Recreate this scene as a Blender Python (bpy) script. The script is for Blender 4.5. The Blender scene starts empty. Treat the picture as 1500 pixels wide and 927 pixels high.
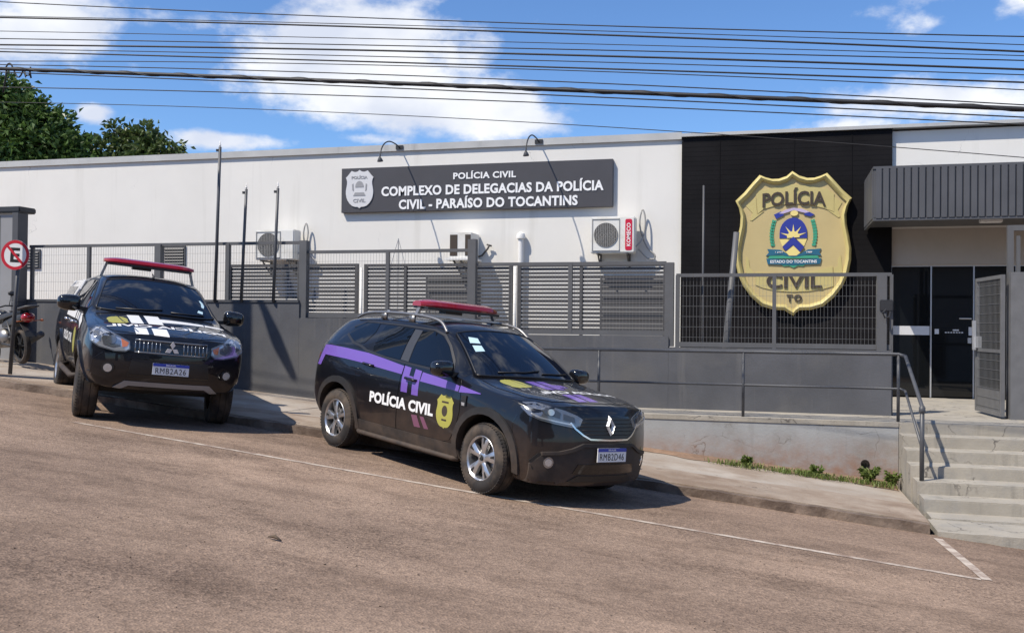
import bpy, bmesh, math, random
from mathutils import Vector, Matrix
from mathutils.bvhtree import BVHTree
R = math.radians
SC = bpy.context.scene
COL = SC.collection

# ------------------------------------------------------------------ camera
cd = bpy.data.cameras.new('camera'); cam = bpy.data.objects.new('camera', cd); COL.objects.link(cam)
cd.sensor_width = 36.0; cd.lens = 36.0*1400/1500; cd.clip_end = 6000; cd.clip_start = 0.05
def cam_axes(yaw, pit, rol):
    f = Vector((-math.sin(yaw)*math.cos(pit), math.cos(yaw)*math.cos(pit), math.sin(pit)))
    r0 = Vector((math.cos(yaw), math.sin(yaw), 0)); u0 = r0.cross(f)
    return r0*math.cos(rol)+u0*math.sin(rol), u0*math.cos(rol)-r0*math.sin(rol), f
_r, _u, _f = cam_axes(R(15.3), R(0.65), R(0.6))
cam.matrix_world = Matrix(((_r.x, _u.x, -_f.x, 0), (_r.y, _u.y, -_f.y, 0), (_r.z, _u.z, -_f.z, 0), (0, 0, 0, 1)))
SC.camera = cam

# ------------------------------------------------------------------ sun, sky, exposure
TO_SUN = Vector((-.87, -1.0, 1.85)).normalized()
sd = bpy.data.lights.new('sun', 'SUN'); sun = bpy.data.objects.new('sun', sd); COL.objects.link(sun)
sd.energy = 4.8; sd.angle = R(.53); sd.color = (1.0, .92, .80)
sun.rotation_euler = (-TO_SUN).to_track_quat('-Z', 'Y').to_euler(); sun.location = (-20, -20, 30)
SC.view_settings.view_transform = 'Standard'; SC.view_settings.look = 'None'
SC.view_settings.exposure = 0.22; SC.view_settings.gamma = 1; SC.view_settings.use_curve_mapping = False

W = bpy.data.worlds.new('World'); SC.world = W; W.use_nodes = True
nt = W.node_tree; N = nt.nodes; LK = nt.links; N.clear()
def nd(t, **k):
    n = N.new(t)
    for a, b in k.items(): setattr(n, a, b)
    return n
def mth(op, a, b=None, c=None, clamp=False):
    n = N.new('ShaderNodeMath'); n.operation = op; n.use_clamp = clamp
    for i, v in enumerate((a, b, c)):
        if v is None: continue
        if isinstance(v, (int, float)): n.inputs[i].default_value = v
        else: LK.new(v, n.inputs[i])
    return n.outputs[0]
sky = nd('ShaderNodeTexSky', sky_type='NISHITA', sun_disc=False)
sky.sun_elevation = math.asin(TO_SUN.z); sky.sun_rotation = math.atan2(TO_SUN.x, TO_SUN.y)
sky.altitude = 300; sky.air_density = 1.0; sky.dust_density = .35; sky.ozone_density = 2.2
tc = nd('ShaderNodeTexCoord'); sp = nd('ShaderNodeSeparateXYZ'); LK.new(tc.outputs['Generated'], sp.inputs[0])
az = mth('ARCTAN2', sp.outputs[0], sp.outputs[1]); el = mth('ARCSINE', sp.outputs[2])
nz = nd('ShaderNodeTexNoise'); nz.inputs['Scale'].default_value = 6.5; nz.inputs['Detail'].default_value = 11; nz.inputs['Roughness'].default_value = .60
mp = nd('ShaderNodeMapping'); mp.inputs['Scale'].default_value = (1, 1, 1.75); mp.inputs['Location'].default_value = (.3, .1, .2)
LK.new(tc.outputs['Generated'], mp.inputs[0]); LK.new(mp.outputs[0], nz.inputs['Vector'])
# banks of fair-weather cloud: azimuth, elevation, half widths (radians), weight
BANKS = [(-.72, .283, .080, .05, .9), (-.60, .290, .07, .022, .6), (-.46, .275, .15, .070, 1.0), (-.41, .225, .13, .036, .8), (-.30, .220, .11, .036, .95), (-.58, .235, .10, .035, .6), (-.62, .20, .05, .02, .35), (-.683, .199, .022, .014, .95), (-.54, .183, .11, .014, .9), (-.42, .19, .05, .01, .7), (.15, .218, .115, .030, 1.0), (.09, .20, .07, .014, .8), (.135, .287, .03, .012, .42), (.23, .30, .03, .02, .5)]
tot = None
for a0, e0, ra, re, w in BANKS:
    da = mth('DIVIDE', mth('SUBTRACT', az, a0), ra); de = mth('DIVIDE', mth('SUBTRACT', el, e0), re)
    d = mth('SQRT', mth('ADD', mth('MULTIPLY', da, da), mth('MULTIPLY', de, de)))
    b = mth('MULTIPLY', mth('SUBTRACT', 1.25, d, clamp=True), w)
    tot = b if tot is None else mth('MAXIMUM', tot, b)
# general scattered cloud away from this part of the sky
off = mth('MULTIPLY', mth('GREATER_THAN', mth('ABSOLUTE', mth('ADD', az, .27)), .62), .20)
off2 = mth('MULTIPLY', mth('GREATER_THAN', el, .36), .20)
tot = mth('MAXIMUM', tot, mth('MAXIMUM', off, off2))
m = mth('ADD', mth('MULTIPLY', mth('SUBTRACT', nz.outputs[0], .5), 3.3), tot)
mr = nd('ShaderNodeMapRange', interpolation_type='SMOOTHSTEP'); LK.new(m, mr.inputs[0])
mr.inputs[1].default_value = .26; mr.inputs[2].default_value = .86
nz2 = nd('ShaderNodeTexNoise'); nz2.inputs['Scale'].default_value = 9; nz2.inputs['Detail'].default_value = 6; LK.new(mp.outputs[0], nz2.inputs['Vector'])
cr = nd('ShaderNodeValToRGB'); LK.new(nz2.outputs[0], cr.inputs[0])
cr.color_ramp.elements[0].position = .35; cr.color_ramp.elements[0].color = (6.2, 6.7, 7.9, 1)
cr.color_ramp.elements[1].position = .6; cr.color_ramp.elements[1].color = (8.6, 8.8, 9.2, 1)
hs = nd('ShaderNodeMix', data_type='RGBA', blend_type='MULTIPLY'); hs.inputs[0].default_value = 1
LK.new(sky.outputs[0], hs.inputs[6]); hs.inputs[7].default_value = (.83, 1.10, 1.43, 1)
mx = nd('ShaderNodeMix', data_type='RGBA'); LK.new(mr.outputs[0], mx.inputs[0]); LK.new(hs.outputs[2], mx.inputs[6]); LK.new(cr.outputs[0], mx.inputs[7])
bg = nd('ShaderNodeBackground'); bg.inputs[1].default_value = .1; LK.new(mx.outputs[2], bg.inputs[0])
ow = nd('ShaderNodeOutputWorld'); LK.new(bg.outputs[0], ow.inputs[0])

# ------------------------------------------------------------------ materials
def srgb(h):
    return tuple((c/12.92 if c <= .04045 else ((c+.055)/1.055)**2.4) for c in (int(h[i:i+2], 16)/255 for i in (0, 2, 4)))
def mat(name, col, rough=.6, metal=0, var=.0, scale=3, bump=0, bscale=40, dirt=None, dirt_scale=1.5, dirt_pos=(.5, .7), coat=0, spec=.5, streak=None, zdirt=None, crack=None):
    m = bpy.data.materials.new(name); m.use_nodes = True; t = m.node_tree; n = t.nodes; l = t.links
    b = n['Principled BSDF']; b.inputs['Roughness'].default_value = rough; b.inputs['Metallic'].default_value = metal
    b.inputs['Specular IOR Level'].default_value = spec
    if coat: b.inputs['Coat Weight'].default_value = coat; b.inputs['Coat Roughness'].default_value = .03
    b.inputs['Base Color'].default_value = (*col, 1)
    tc = n.new('ShaderNodeTexCoord'); out = None
    def noise(sc, det=6, vec=None, ro=.6):
        x = n.new('ShaderNodeTexNoise'); x.inputs['Scale'].default_value = sc; x.inputs['Detail'].default_value = det; x.inputs['Roughness'].default_value = ro
        l.new(vec or tc.outputs['Object'], x.inputs['Vector']); return x.outputs[0]
    def ramp(f, a, c, p0, p1):
        r = n.new('ShaderNodeValToRGB'); r.color_ramp.elements[0].position = p0; r.color_ramp.elements[1].position = p1
        r.color_ramp.elements[0].color = (*a, 1); r.color_ramp.elements[1].color = (*c, 1); l.new(f, r.inputs[0]); return r.outputs[0]
    def mix(f, a, c):
        x = n.new('ShaderNodeMix'); x.data_type = 'RGBA'; l.new(f, x.inputs[0])
        if isinstance(a, tuple): x.inputs[6].default_value = (*a, 1)
        else: l.new(a, x.inputs[6])
        if isinstance(c, tuple): x.inputs[7].default_value = (*c, 1)
        else: l.new(c, x.inputs[7])
        return x.outputs[2]
    if var:
        out = ramp(noise(scale), tuple(max(0, c*(1-var)) for c in col), tuple(c*(1+var) for c in col), .3, .7)
    if dirt:
        f = ramp(noise(dirt_scale, 8), (0, 0, 0), (1, 1, 1), *dirt_pos); out = mix(f, out or col, dirt)
    if streak:                                             # weathering runs: noise stretched along z
        mp = n.new('ShaderNodeMapping'); mp.inputs['Scale'].default_value = (streak[1], streak[1], streak[2]); l.new(tc.outputs['Object'], mp.inputs[0])
        f = ramp(noise(1, 5, mp.outputs[0]), (0, 0, 0), (1, 1, 1), streak[3], streak[4]); out = mix(f, out or col, streak[0])
    if crack:                                              # thin irregular cracks, broken up by noise: colour, scale, width, amount
        dn = n.new('ShaderNodeTexNoise'); dn.inputs['Scale'].default_value = crack[1]*2.5; dn.inputs['Detail'].default_value = 6; l.new(tc.outputs['Object'], dn.inputs['Vector'])
        ad = n.new('ShaderNodeMix'); ad.data_type = 'RGBA'; ad.blend_type = 'LINEAR_LIGHT'; ad.inputs[0].default_value = .35/crack[1]; l.new(tc.outputs['Object'], ad.inputs[6]); l.new(dn.outputs['Color'], ad.inputs[7])
        vo = n.new('ShaderNodeTexVoronoi'); vo.feature = 'DISTANCE_TO_EDGE'; vo.inputs['Scale'].default_value = crack[1]; l.new(ad.outputs[2], vo.inputs['Vector'])
        f1 = ramp(vo.outputs['Distance'], (1, 1, 1), (0, 0, 0), 0, crack[2]); f2 = ramp(noise(crack[1]*.9, 3), (0, 0, 0), (1, 1, 1), 1-crack[3], 1-crack[3]+.08)
        k = n.new('ShaderNodeMath'); k.operation = 'MULTIPLY'; l.new(f1, k.inputs[0]); l.new(f2, k.inputs[1]); out = mix(k.outputs[0], out or col, crack[0])
    if zdirt:                                              # splashed mud near the bottom: colour, z low, z high
        s = n.new('ShaderNodeSeparateXYZ'); l.new(tc.outputs['Object'], s.inputs[0])
        r = n.new('ShaderNodeMapRange'); l.new(s.outputs[2], r.inputs[0]); r.inputs[1].default_value = zdirt[1]; r.inputs[2].default_value = zdirt[2]
        r.inputs[3].default_value = zdirt[3]; r.inputs[4].default_value = 0
        k = n.new('ShaderNodeMath'); k.operation = 'MULTIPLY'; l.new(r.outputs[0], k.inputs[0]); l.new(ramp(noise(6, 6), (.3,)*3, (1,)*3, .35, .65), k.inputs[1])
        out = mix(k.outputs[0], out or col, zdirt[0])
        rr = n.new('ShaderNodeMath'); rr.operation = 'MULTIPLY_ADD'; l.new(k.outputs[0], rr.inputs[0]); rr.inputs[1].default_value = .5; rr.inputs[2].default_value = rough; l.new(rr.outputs[0], b.inputs['Roughness'])
        if coat:
            cc = n.new('ShaderNodeMath'); cc.operation = 'MULTIPLY_ADD'; l.new(k.outputs[0], cc.inputs[0]); cc.inputs[1].default_value = -coat; cc.inputs[2].default_value = coat; cc.use_clamp = True; l.new(cc.outputs[0], b.inputs['Coat Weight'])
    if out: l.new(out, b.inputs['Base Color'])
    if bump:
        x = n.new('ShaderNodeBump'); x.inputs['Strength'].default_value = bump; x.inputs['Distance'].default_value = .02; l.new(noise(bscale, 5), x.inputs['Height']); l.new(x.outputs[0], b.inputs['Normal'])
    return m
M = {}
M['white_wall'] = mat('white_paint', (.71, .69, .645), .75, var=.04, scale=.7, bump=.08, bscale=60, dirt=(.70, .68, .64), dirt_scale=.9, dirt_pos=(.55, .9), streak=((.52, .50, .45), 2.4, .16, .58, .95), crack=((.45, .44, .42), .55, .004, .45))
M['coping'] = mat('coping_metal', (.44, .44, .43), .55, var=.12, scale=1.4, streak=((.25, .25, .25), 3, .5, .6, .8))
M['grey_wall'] = mat('grey_render', (.097, .099, .108), .85, var=.18, scale=1.3, bump=.15, bscale=35, dirt=(.125, .122, .12), dirt_scale=1.1, dirt_pos=(.48, .75), streak=((.16, .155, .15), 5, .35, .58, .84), spec=.3)
M['beige_wall'] = mat('beige_face', (.42, .375, .33), .8, var=.05)
M['emblem'] = mat('bright_emblem', (.72, .72, .72), .25, metal=.35)
M['pale_wall'] = mat('pale_cement', (.31, .315, .315), .85, var=.12, scale=1.6, bump=.2, bscale=30, dirt=(.235, .225, .21), dirt_scale=1.8, dirt_pos=(.5, .72), streak=((.2, .2, .2), 4, .4, .60, .85), crack=((.14, .13, .12), 1.3, .014, .5), zdirt=((.27, .13, .07), .22, .86, 1.0))
M['concrete'] = mat('step_concrete', (.335, .305, .255), .9, var=.14, scale=2.2, bump=.25, bscale=40, dirt=(.27, .255, .23), dirt_scale=2.6, dirt_pos=(.5, .7), streak=((.2, .185, .16), 6, .6, .56, .78), crack=((.10, .09, .08), 1.7, .02, .52))
M['sidewalk'] = mat('sidewalk_concrete', (.37, .325, .275), .92, var=.14, scale=1.1, bump=.35, bscale=26, dirt=(.27, .21, .16), dirt_scale=1.5, dirt_pos=(.40, .66), crack=((.13, .10, .08), .8, .008, .55))
M['verge'] = mat('dusty_concrete', (.325, .262, .205), .93, var=.16, scale=1.3, bump=.4, bscale=22, dirt=(.22, .16, .115), dirt_scale=2.0, dirt_pos=(.40, .62), crack=((.11, .08, .06), .9, .010, .55))
M['kerb'] = mat('kerb_concrete', (.20, .15, .115), .95, var=.3, scale=4, bump=.7, bscale=18, dirt=(.10, .07, .052), dirt_scale=3, dirt_pos=(.45, .62))
M['dirt'] = mat('red_soil', (.21, .135, .09), .95, var=.3, scale=5, bump=.6, bscale=25)
M['dark_panel'] = mat('dark_cladding', (.011, .0105, .0115), .7, var=.25, scale=1.2, spec=.06)
M['fence'] = mat('fence_paint', (.105, .105, .108), .5, var=.1, scale=3)
M['mesh'] = mat('wire_mesh', (.19, .19, .19), .5)
M['rail'] = mat('rail_paint', (.07, .072, .078), .45, var=.15, scale=5)
M['slat'] = mat('slat_paint', (.07, .068, .07), .55, var=.1, scale=4)
M['black_metal'] = mat('black_metal', (.03, .03, .032), .45)
M['dark_grey'] = mat('dark_grey', (.07, .07, .074), .5, var=.1, scale=3)
M['mid_grey'] = mat('mid_grey_sheet', (.25, .25, .255), .5, var=.08, scale=1.5)
M['sign_board'] = mat('sign_board', (.058, .056, .062), .5, var=.05)
M['white'] = mat('white_letter', (.82, .82, .82), .5)
M['silver_grey'] = mat('badge_grey', (.62, .62, .63), .5)
M['badge_line'] = mat('badge_line', (.30, .30, .31), .5)
M['gold'] = mat('badge_gold', (.53, .445, .18), .5, var=.05, scale=2)
M['gold_field'] = mat('badge_field', (.51, .405, .19), .55, var=.05, scale=2)
M['brown'] = mat('badge_letter', (.05, .036, .024), .6)
M['blue'] = mat('emblem_blue', (.025, .04, .28), .5)
M['yellow'] = mat('emblem_yellow', (.80, .66, .24), .5)
M['green'] = mat('emblem_green', (.05, .33, .20), .5)
M['teal'] = mat('emblem_teal', (.02, .12, .20), .5)
M['pink'] = mat('emblem_lilac', (.50, .42, .60), .5)
M['canopy'] = mat('canopy_sheet', (.085, .086, .092), .5, var=.1, scale=2)
M['glass_dark'] = mat('door_glass', (.006, .007, .008), .04, spec=.5)
M['gate_grey'] = mat('gate_paint', (.14, .14, .143), .5, var=.15, scale=5)
M['alu'] = mat('aluminium', (.55, .55, .55), .35, metal=.6)
M['ac_white'] = mat('ac_case', (.72, .71, .67), .5, var=.05, scale=3, dirt=(.6, .57, .5), dirt_scale=3)
M['ac_grille'] = mat('ac_grille', (.33, .32, .30), .5)
M['ac_dark'] = mat('ac_inside', (.075, .07, .065), .7)
M['ac_red'] = mat('ac_label_red', (.55, .012, .045), .4)
M['pvc'] = mat('pvc_pipe', (.75, .74, .71), .45, var=.06, scale=4)
M['wire'] = mat('cable_black', (.016, .016, .018), .6)
M['bark'] = mat('bark', (.11, .08, .055), .9, var=.3, scale=6, bump=.6, bscale=14)
M['paint_line'] = mat('road_paint', (.50, .43, .36), .85, var=.12, scale=6, dirt=(.27, .20, .16), dirt_scale=7, dirt_pos=(.40, .62))
M['paint'] = mat('black_car_paint', (.0055, .006, .0085), .30, coat=.75, spec=.2, zdirt=((.16, .10, .065), .25, .80, .36))
M['paint_t'] = mat('black_truck_paint', (.0055, .006, .009), .30, coat=.75, spec=.2, zdirt=((.15, .10, .07), .40, .80, .12))
M['car_glass'] = mat('tinted_glass', (.004, .006, .010), .02, spec=.5)
M['windshield'] = mat('windscreen_glass', (.005, .009, .02), .02, spec=.5)
M['plastic'] = mat('black_plastic', (.019, .019, .020), .6, var=.2, scale=9, zdirt=((.17, .115, .08), .2, .80, .5), spec=.35)
M['plastic_clean'] = mat('black_trim', (.014, .014, .015), .4)
M['gloss_black'] = mat('gloss_black', (.006, .006, .007), .12, coat=.5)
M['pillar'] = mat('pillar_sky_grey', (.045, .047, .052), .3, spec=.4)  # lighter grey of the reflected sky put into the pillar colour
M['tyre'] = mat('tyre_rubber', (.022, .019, .018), .85, var=.3, scale=8, dirt=(.10, .075, .055), dirt_scale=5, dirt_pos=(.45, .7))
M['rim'] = mat('alloy', (.52, .52, .53), .28, metal=.85)
M['rim_dark'] = mat('wheel_inner', (.012, .012, .012), .6)
M['chrome'] = mat('chrome', (.75, .75, .76), .12, metal=1)
M['steel'] = mat('brake_steel', (.3, .29, .28), .4, metal=.8)
M['lamp'] = mat('lamp_reflector', (.30, .31, .33), .12, metal=.75, coat=1)
M['lamp_dark'] = mat('lamp_housing', (.05, .053, .058), .15, coat=1)
M['lamp_mid'] = mat('lamp_chrome', (.20, .205, .215), .15, metal=.6, coat=1)
M['lamp_clear'] = mat('lamp_lens', (.50, .51, .53), .12, metal=.55, coat=1)
M['amber'] = mat('amber_lens', (.55, .16, .05), .15, coat=1)
M['red_lens'] = mat('red_lens', (.30, .006, .012), .16, coat=.8)
M['purple'] = mat('purple_vinyl', (.15, .082, .37), .35, coat=.4)
M['vinyl_pink'] = mat('faded_purple_vinyl', (.17, .065, .11), .5)
M['vinyl_white'] = mat('white_vinyl', (.78, .78, .78), .4, coat=.3)
M['vinyl_gold'] = mat('gold_vinyl', (.37, .35, .07), .45, coat=.3)
M['plate_white'] = mat('plate_white', (.72, .73, .74), .4)
M['plate_blue'] = mat('plate_blue', (.02, .045, .36), .4)
M['ink'] = mat('plate_ink', (.012, .012, .014), .5)
M['sticker'] = mat('pale_sticker', (.50, .68, .74), .5)
M['red'] = mat('sign_red', (.50, .012, .03), .45)
M['moto_red'] = mat('moto_red', (.22, .004, .012), .2, coat=1)
M['concrete_pole'] = mat('pole_concrete', (.36, .35, .33), .9, var=.15, scale=3, bump=.2)
M['yard'] = mat('yard_concrete', (.33, .31, .28), .9, var=.15, scale=2)
M['white_paint_car'] = mat('white_body_paint', (.78, .78, .79), .2, coat=.7)

# road: dusty reddish chip seal
def road_mat():
    m = bpy.data.materials.new('asphalt'); m.use_nodes = True; t = m.node_tree; n = t.nodes; l = t.links; b = n['Principled BSDF']
    tc = n.new('ShaderNodeTexCoord')
    def noise(s, d=6, ro=.6, sc=None):
        x = n.new('ShaderNodeTexNoise'); x.inputs['Scale'].default_value = s; x.inputs['Detail'].default_value = d; x.inputs['Roughness'].default_value = ro
        if sc:
            q = n.new('ShaderNodeMapping'); q.inputs['Scale'].default_value = sc; l.new(tc.outputs['Object'], q.inputs[0]); l.new(q.outputs[0], x.inputs['Vector'])
        else: l.new(tc.outputs['Object'], x.inputs['Vector'])
        return x.outputs[0]
    def ramp(f, *st):
        r = n.new('ShaderNodeValToRGB'); e = r.color_ramp.elements
        while len(e) < len(st): e.new(.5)
        for k, (p, c) in zip(e, st): k.position = p; k.color = (*c, 1)
        l.new(f, r.inputs[0]); return r.outputs[0]
    def mix(f, a, c, mode='MIX'):
        x = n.new('ShaderNodeMix'); x.data_type = 'RGBA'; x.blend_type = mode
        if isinstance(f, float): x.inputs[0].default_value = f
        else: l.new(f, x.inputs[0])
        l.new(a, x.inputs[6]); l.new(c, x.inputs[7]); return x.outputs[2]
    big = ramp(noise(.35, 5, .6, (.5, 1.3, 1)), (.36, (.228, .163, .122)), (.52, (.290, .210, .157)), (.66, (.352, .255, .190)))
    vo = n.new('ShaderNodeTexVoronoi'); vo.inputs['Scale'].default_value = 62; l.new(tc.outputs['Object'], vo.inputs['Vector'])
    chips = ramp(vo.outputs['Color'], (.2, (.78, .78, .79)), (.55, (1.0, 1.0, 1.0)), (.9, (1.18, 1.16, 1.14)))
    c = mix(1.0, big, chips, 'MULTIPLY')
    # worn chippings torn out of the surface in irregular patches
    patch = ramp(noise(1.9, 9, .72, (.6, 1.2, 1)), (.47, (1.03, 1.03, 1.03)), (.63, (.66, .645, .635)))
    fine = ramp(noise(17, 5, .7, (1, 1.6, 1)), (.36, (.72, .71, .70)), (.6, (1.05, 1.04, 1.03)))
    torn = ramp(noise(34, 4, .65, (1, 1.5, 1)), (.42, (.58, .57, .57)), (.52, (1, 1, 1))); tm = ramp(noise(.9, 7, .7, (.6, 1.1, 1)), (.44, (0, 0, 0)), (.60, (1, 1, 1)))
    c = mix(tm, c, mix(1.0, c, torn, 'MULTIPLY')); c = mix(.8, c, patch, 'MULTIPLY'); c = mix(.7, c, fine, 'MULTIPLY')
    l.new(c, b.inputs['Base Color']); b.inputs['Roughness'].default_value = .9; b.inputs['Specular IOR Level'].default_value = .25
    bp = n.new('ShaderNodeBump'); bp.inputs['Strength'].default_value = .5; bp.inputs['Distance'].default_value = .012
    h = n.new('ShaderNodeMath'); h.operation = 'ADD'; l.new(vo.outputs['Distance'], h.inputs[0]); l.new(noise(14, 6, .7), h.inputs[1]); l.new(h.outputs[0], bp.inputs['Height'])
    l.new(bp.outputs[0], b.inputs['Normal']); return m
M['road'] = road_mat()
def leaf_mat(name, dark, light, yellow):
    m = bpy.data.materials.new(name); m.use_nodes = True; t = m.node_tree; n = t.nodes; l = t.links; b = n['Principled BSDF']
    at = n.new('ShaderNodeAttribute'); at.attribute_name = 'tint'
    r = n.new('ShaderNodeValToRGB'); e = r.color_ramp.elements; e[0].color = (*dark, 1); e[1].color = (*yellow, 1); k = e.new(.55); k.color = (*light, 1)
    l.new(at.outputs['Fac'], r.inputs[0]); l.new(r.outputs[0], b.inputs['Base Color']); b.inputs['Roughness'].default_value = .42
    b.inputs['Specular IOR Level'].default_value = .4
    tr = n.new('ShaderNodeBsdfTranslucent'); l.new(r.outputs[0], tr.inputs[0]); ms = n.new('ShaderNodeMixShader'); ms.inputs[0].default_value = .25
    l.new(b.outputs[0], ms.inputs[1]); l.new(tr.outputs[0], ms.inputs[2]); l.new(ms.outputs[0], n['Material Output'].inputs[0]); return m
M['mango'] = leaf_mat('mango_leaf', (.036, .072, .018), (.085, .150, .034), (.24, .30, .12))
M['lightleaf'] = leaf_mat('pale_leaf', (.045, .075, .020), (.095, .135, .04), (.22, .23, .12))
M['weed'] = leaf_mat('weed_leaf', (.10, .14, .03), (.15, .20, .05), (.30, .29, .12))

# ------------------------------------------------------------------ helpers
def obj(name, bm, m, parent=None, smooth=False, label=None):
    me = bpy.data.meshes.new(name)
    bmesh.ops.remove_doubles(bm, verts=bm.verts, dist=1e-6) if smooth else None
    bm.to_mesh(me); bm.free()
    for x in (m if isinstance(m, (list, tuple)) else [m]): me.materials.append(x)
    if smooth:
        for p in me.polygons: p.use_smooth = True
        if smooth is not True:
            me.set_sharp_from_angle(angle=R(smooth))
    o = bpy.data.objects.new(name, me); COL.objects.link(o)
    if parent: o.parent = parent
    if label: o['label'] = label
    return o
def tag(o, label, cat, group=None):
    o['label'] = label; o['category'] = cat
    if group: o['group'] = group
    return o
def struct(o): o['kind'] = 'structure'; return o
def empty(name, label, cat, loc=(0, 0, 0), group=None):
    o = bpy.data.objects.new(name, None); COL.objects.link(o); o.location = loc; o.empty_display_size = .3
    return tag(o, label, cat, group)
def BM(): return bmesh.new()
def box(bm, x0, x1, y0, y1, z0, z1, mi=0):
    v = [bm.verts.new(p) for p in ((x0, y0, z0), (x1, y0, z0), (x1, y1, z0), (x0, y1, z0), (x0, y0, z1), (x1, y0, z1), (x1, y1, z1), (x0, y1, z1))]
    for f in ((3, 2, 1, 0), (4, 5, 6, 7), (0, 1, 5, 4), (1, 2, 6, 5), (2, 3, 7, 6), (3, 0, 4, 7)):
        bm.faces.new([v[i] for i in f]).material_index = mi
def frame_of(d):
    d = d.normalized(); a = Vector((0, 0, 1)) if abs(d.z) < .95 else Vector((1, 0, 0))
    x = d.cross(a).normalized(); return x, x.cross(d).normalized()
def tube(bm, pts, r, seg=8, cap=True, mi=0):
    pts = [Vector(p) for p in pts]; rs = r if isinstance(r, (list, tuple)) else [r]*len(pts); rings = []
    for i, p in enumerate(pts):
        d = (pts[min(i+1, len(pts)-1)]-pts[max(i-1, 0)]); x, y = frame_of(d)
        rings.append([bm.verts.new(p+(x*math.cos(2*math.pi*k/seg)+y*math.sin(2*math.pi*k/seg))*rs[i]) for k in range(seg)])
    for a, b in zip(rings, rings[1:]):
        for k in range(seg): bm.faces.new((a[k], a[(k+1) % seg], b[(k+1) % seg], b[k])).material_index = mi
    if cap:
        bm.faces.new(rings[0][::-1]).material_index = mi; bm.faces.new(rings[-1]).material_index = mi
def spline(pts, n=6):
    P = [Vector(p) for p in pts]; out = []
    for i in range(len(P)-1):
        a, b, c, d = P[max(0, i-1)], P[i], P[i+1], P[min(len(P)-1, i+2)]
        for k in range(n):
            t = k/n; out.append(.5*((2*b)+(c-a)*t+(2*a-5*b+4*c-d)*t*t+(3*b-a-3*c+d)*t**3))
    return out+[P[-1]]
def bar(bm, a, b, w, h, mi=0, up=Vector((0, 0, 1))):
    a = Vector(a); b = Vector(b); d = (b-a).normalized()
    if abs(d.dot(up)) > .95: up = Vector((0, 1, 0))
    x = d.cross(up).normalized(); y = x.cross(d).normalized(); vs = []
    for p in (a, b):
        vs.append([bm.verts.new(p+x*sx*w/2+y*sy*h/2) for sx, sy in ((-1, -1), (1, -1), (1, 1), (-1, 1))])
    A, B = vs
    for k in range(4): bm.faces.new((A[k], A[(k+1) % 4], B[(k+1) % 4], B[k])).material_index = mi
    bm.faces.new(A[::-1]).material_index = mi; bm.faces.new(B).material_index = mi
def lathe(bm, prof, origin, axis, seg=32, mi=0, closed=False):
    """profile of (distance along axis, radius)"""
    o = Vector(origin); ax = Vector(axis).normalized(); x, y = frame_of(ax); rings = []
    for t, r in prof:
        rings.append([bm.verts.new(o+ax*t+(x*math.cos(2*math.pi*k/seg)+y*math.sin(2*math.pi*k/seg))*max(r, 1e-4)) for k in range(seg)])
    prs = list(zip(rings, rings[1:])) + ([(rings[-1], rings[0])] if closed else [])
    for a, b in prs:
        for k in range(seg): bm.faces.new((a[k], a[(k+1) % seg], b[(k+1) % seg], b[k])).material_index = mi
def prism(bm, poly, t, mp=None, z0=0., mi=0):
    """extrude a 2-D polygon by t; mp maps (u,v,w)->3-D"""
    mp = mp or (lambda u, v, w: (u, v, w))
    A = [bm.verts.new(mp(u, v, z0)) for u, v in poly]; B = [bm.verts.new(mp(u, v, z0+t)) for u, v in poly]
    n = len(poly); fs = []
    for k in range(n): fs.append(bm.faces.new((A[k], A[(k+1) % n], B[(k+1) % n], B[k])))
    fs.append(bm.faces.new(B)); fs.append(bm.faces.new(A[::-1]))
    for f in fs: f.material_index = mi
    return fs
def ball(bm, c, r, sub=2, sc=(1, 1, 1), mi=0):
    d = bmesh.ops.create_icosphere(bm, subdivisions=sub, radius=1)
    for v in d['verts']: v.co = Vector(c)+Vector((v.co.x*sc[0]*r, v.co.y*sc[1]*r, v.co.z*sc[2]*r))
    if mi:
        for v in d['verts']:
            for f in v.link_faces: f.material_index = mi
def add_mesh(bm, me, fn):
    t = bmesh.new(); t.from_mesh(me)
    mpv = {v: bm.verts.new(fn(v.co)) for v in t.verts}
    for f in t.faces:
        try: bm.faces.new([mpv[v] for v in f.verts])
        except ValueError: pass
    t.free()
_dg = bpy.context.evaluated_depsgraph_get
def text_mesh(s, w=None, h=None, depth=0.0, bold=.0, spacing=1.0):
    """lettering as a mesh, centred at the origin, fitted to a width and / or a cap height"""
    c = bpy.data.curves.new('lettering', 'FONT'); c.body = s; c.align_x = 'CENTER'; c.align_y = 'CENTER'; c.offset = bold; c.extrude = depth/2 if False else 0; c.resolution_u = 3; c.space_character = spacing
    o = bpy.data.objects.new('lettering', c); COL.objects.link(o); bpy.context.view_layer.update()
    me = bpy.data.meshes.new_from_object(o.evaluated_get(_dg())); bpy.data.objects.remove(o)
    xs = [v.co.x for v in me.vertices]; ys = [v.co.y for v in me.vertices]
    cx, cy = (min(xs)+max(xs))/2, (min(ys)+max(ys))/2; W0, H0 = max(xs)-min(xs), max(ys)-min(ys)
    kx = w/W0 if w else None; ky = h/H0 if h else None
    kx = kx or ky; ky = ky or kx
    for v in me.vertices: v.co = Vector(((v.co.x-cx)*kx, (v.co.y-cy)*ky, 0))
    return me
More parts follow.
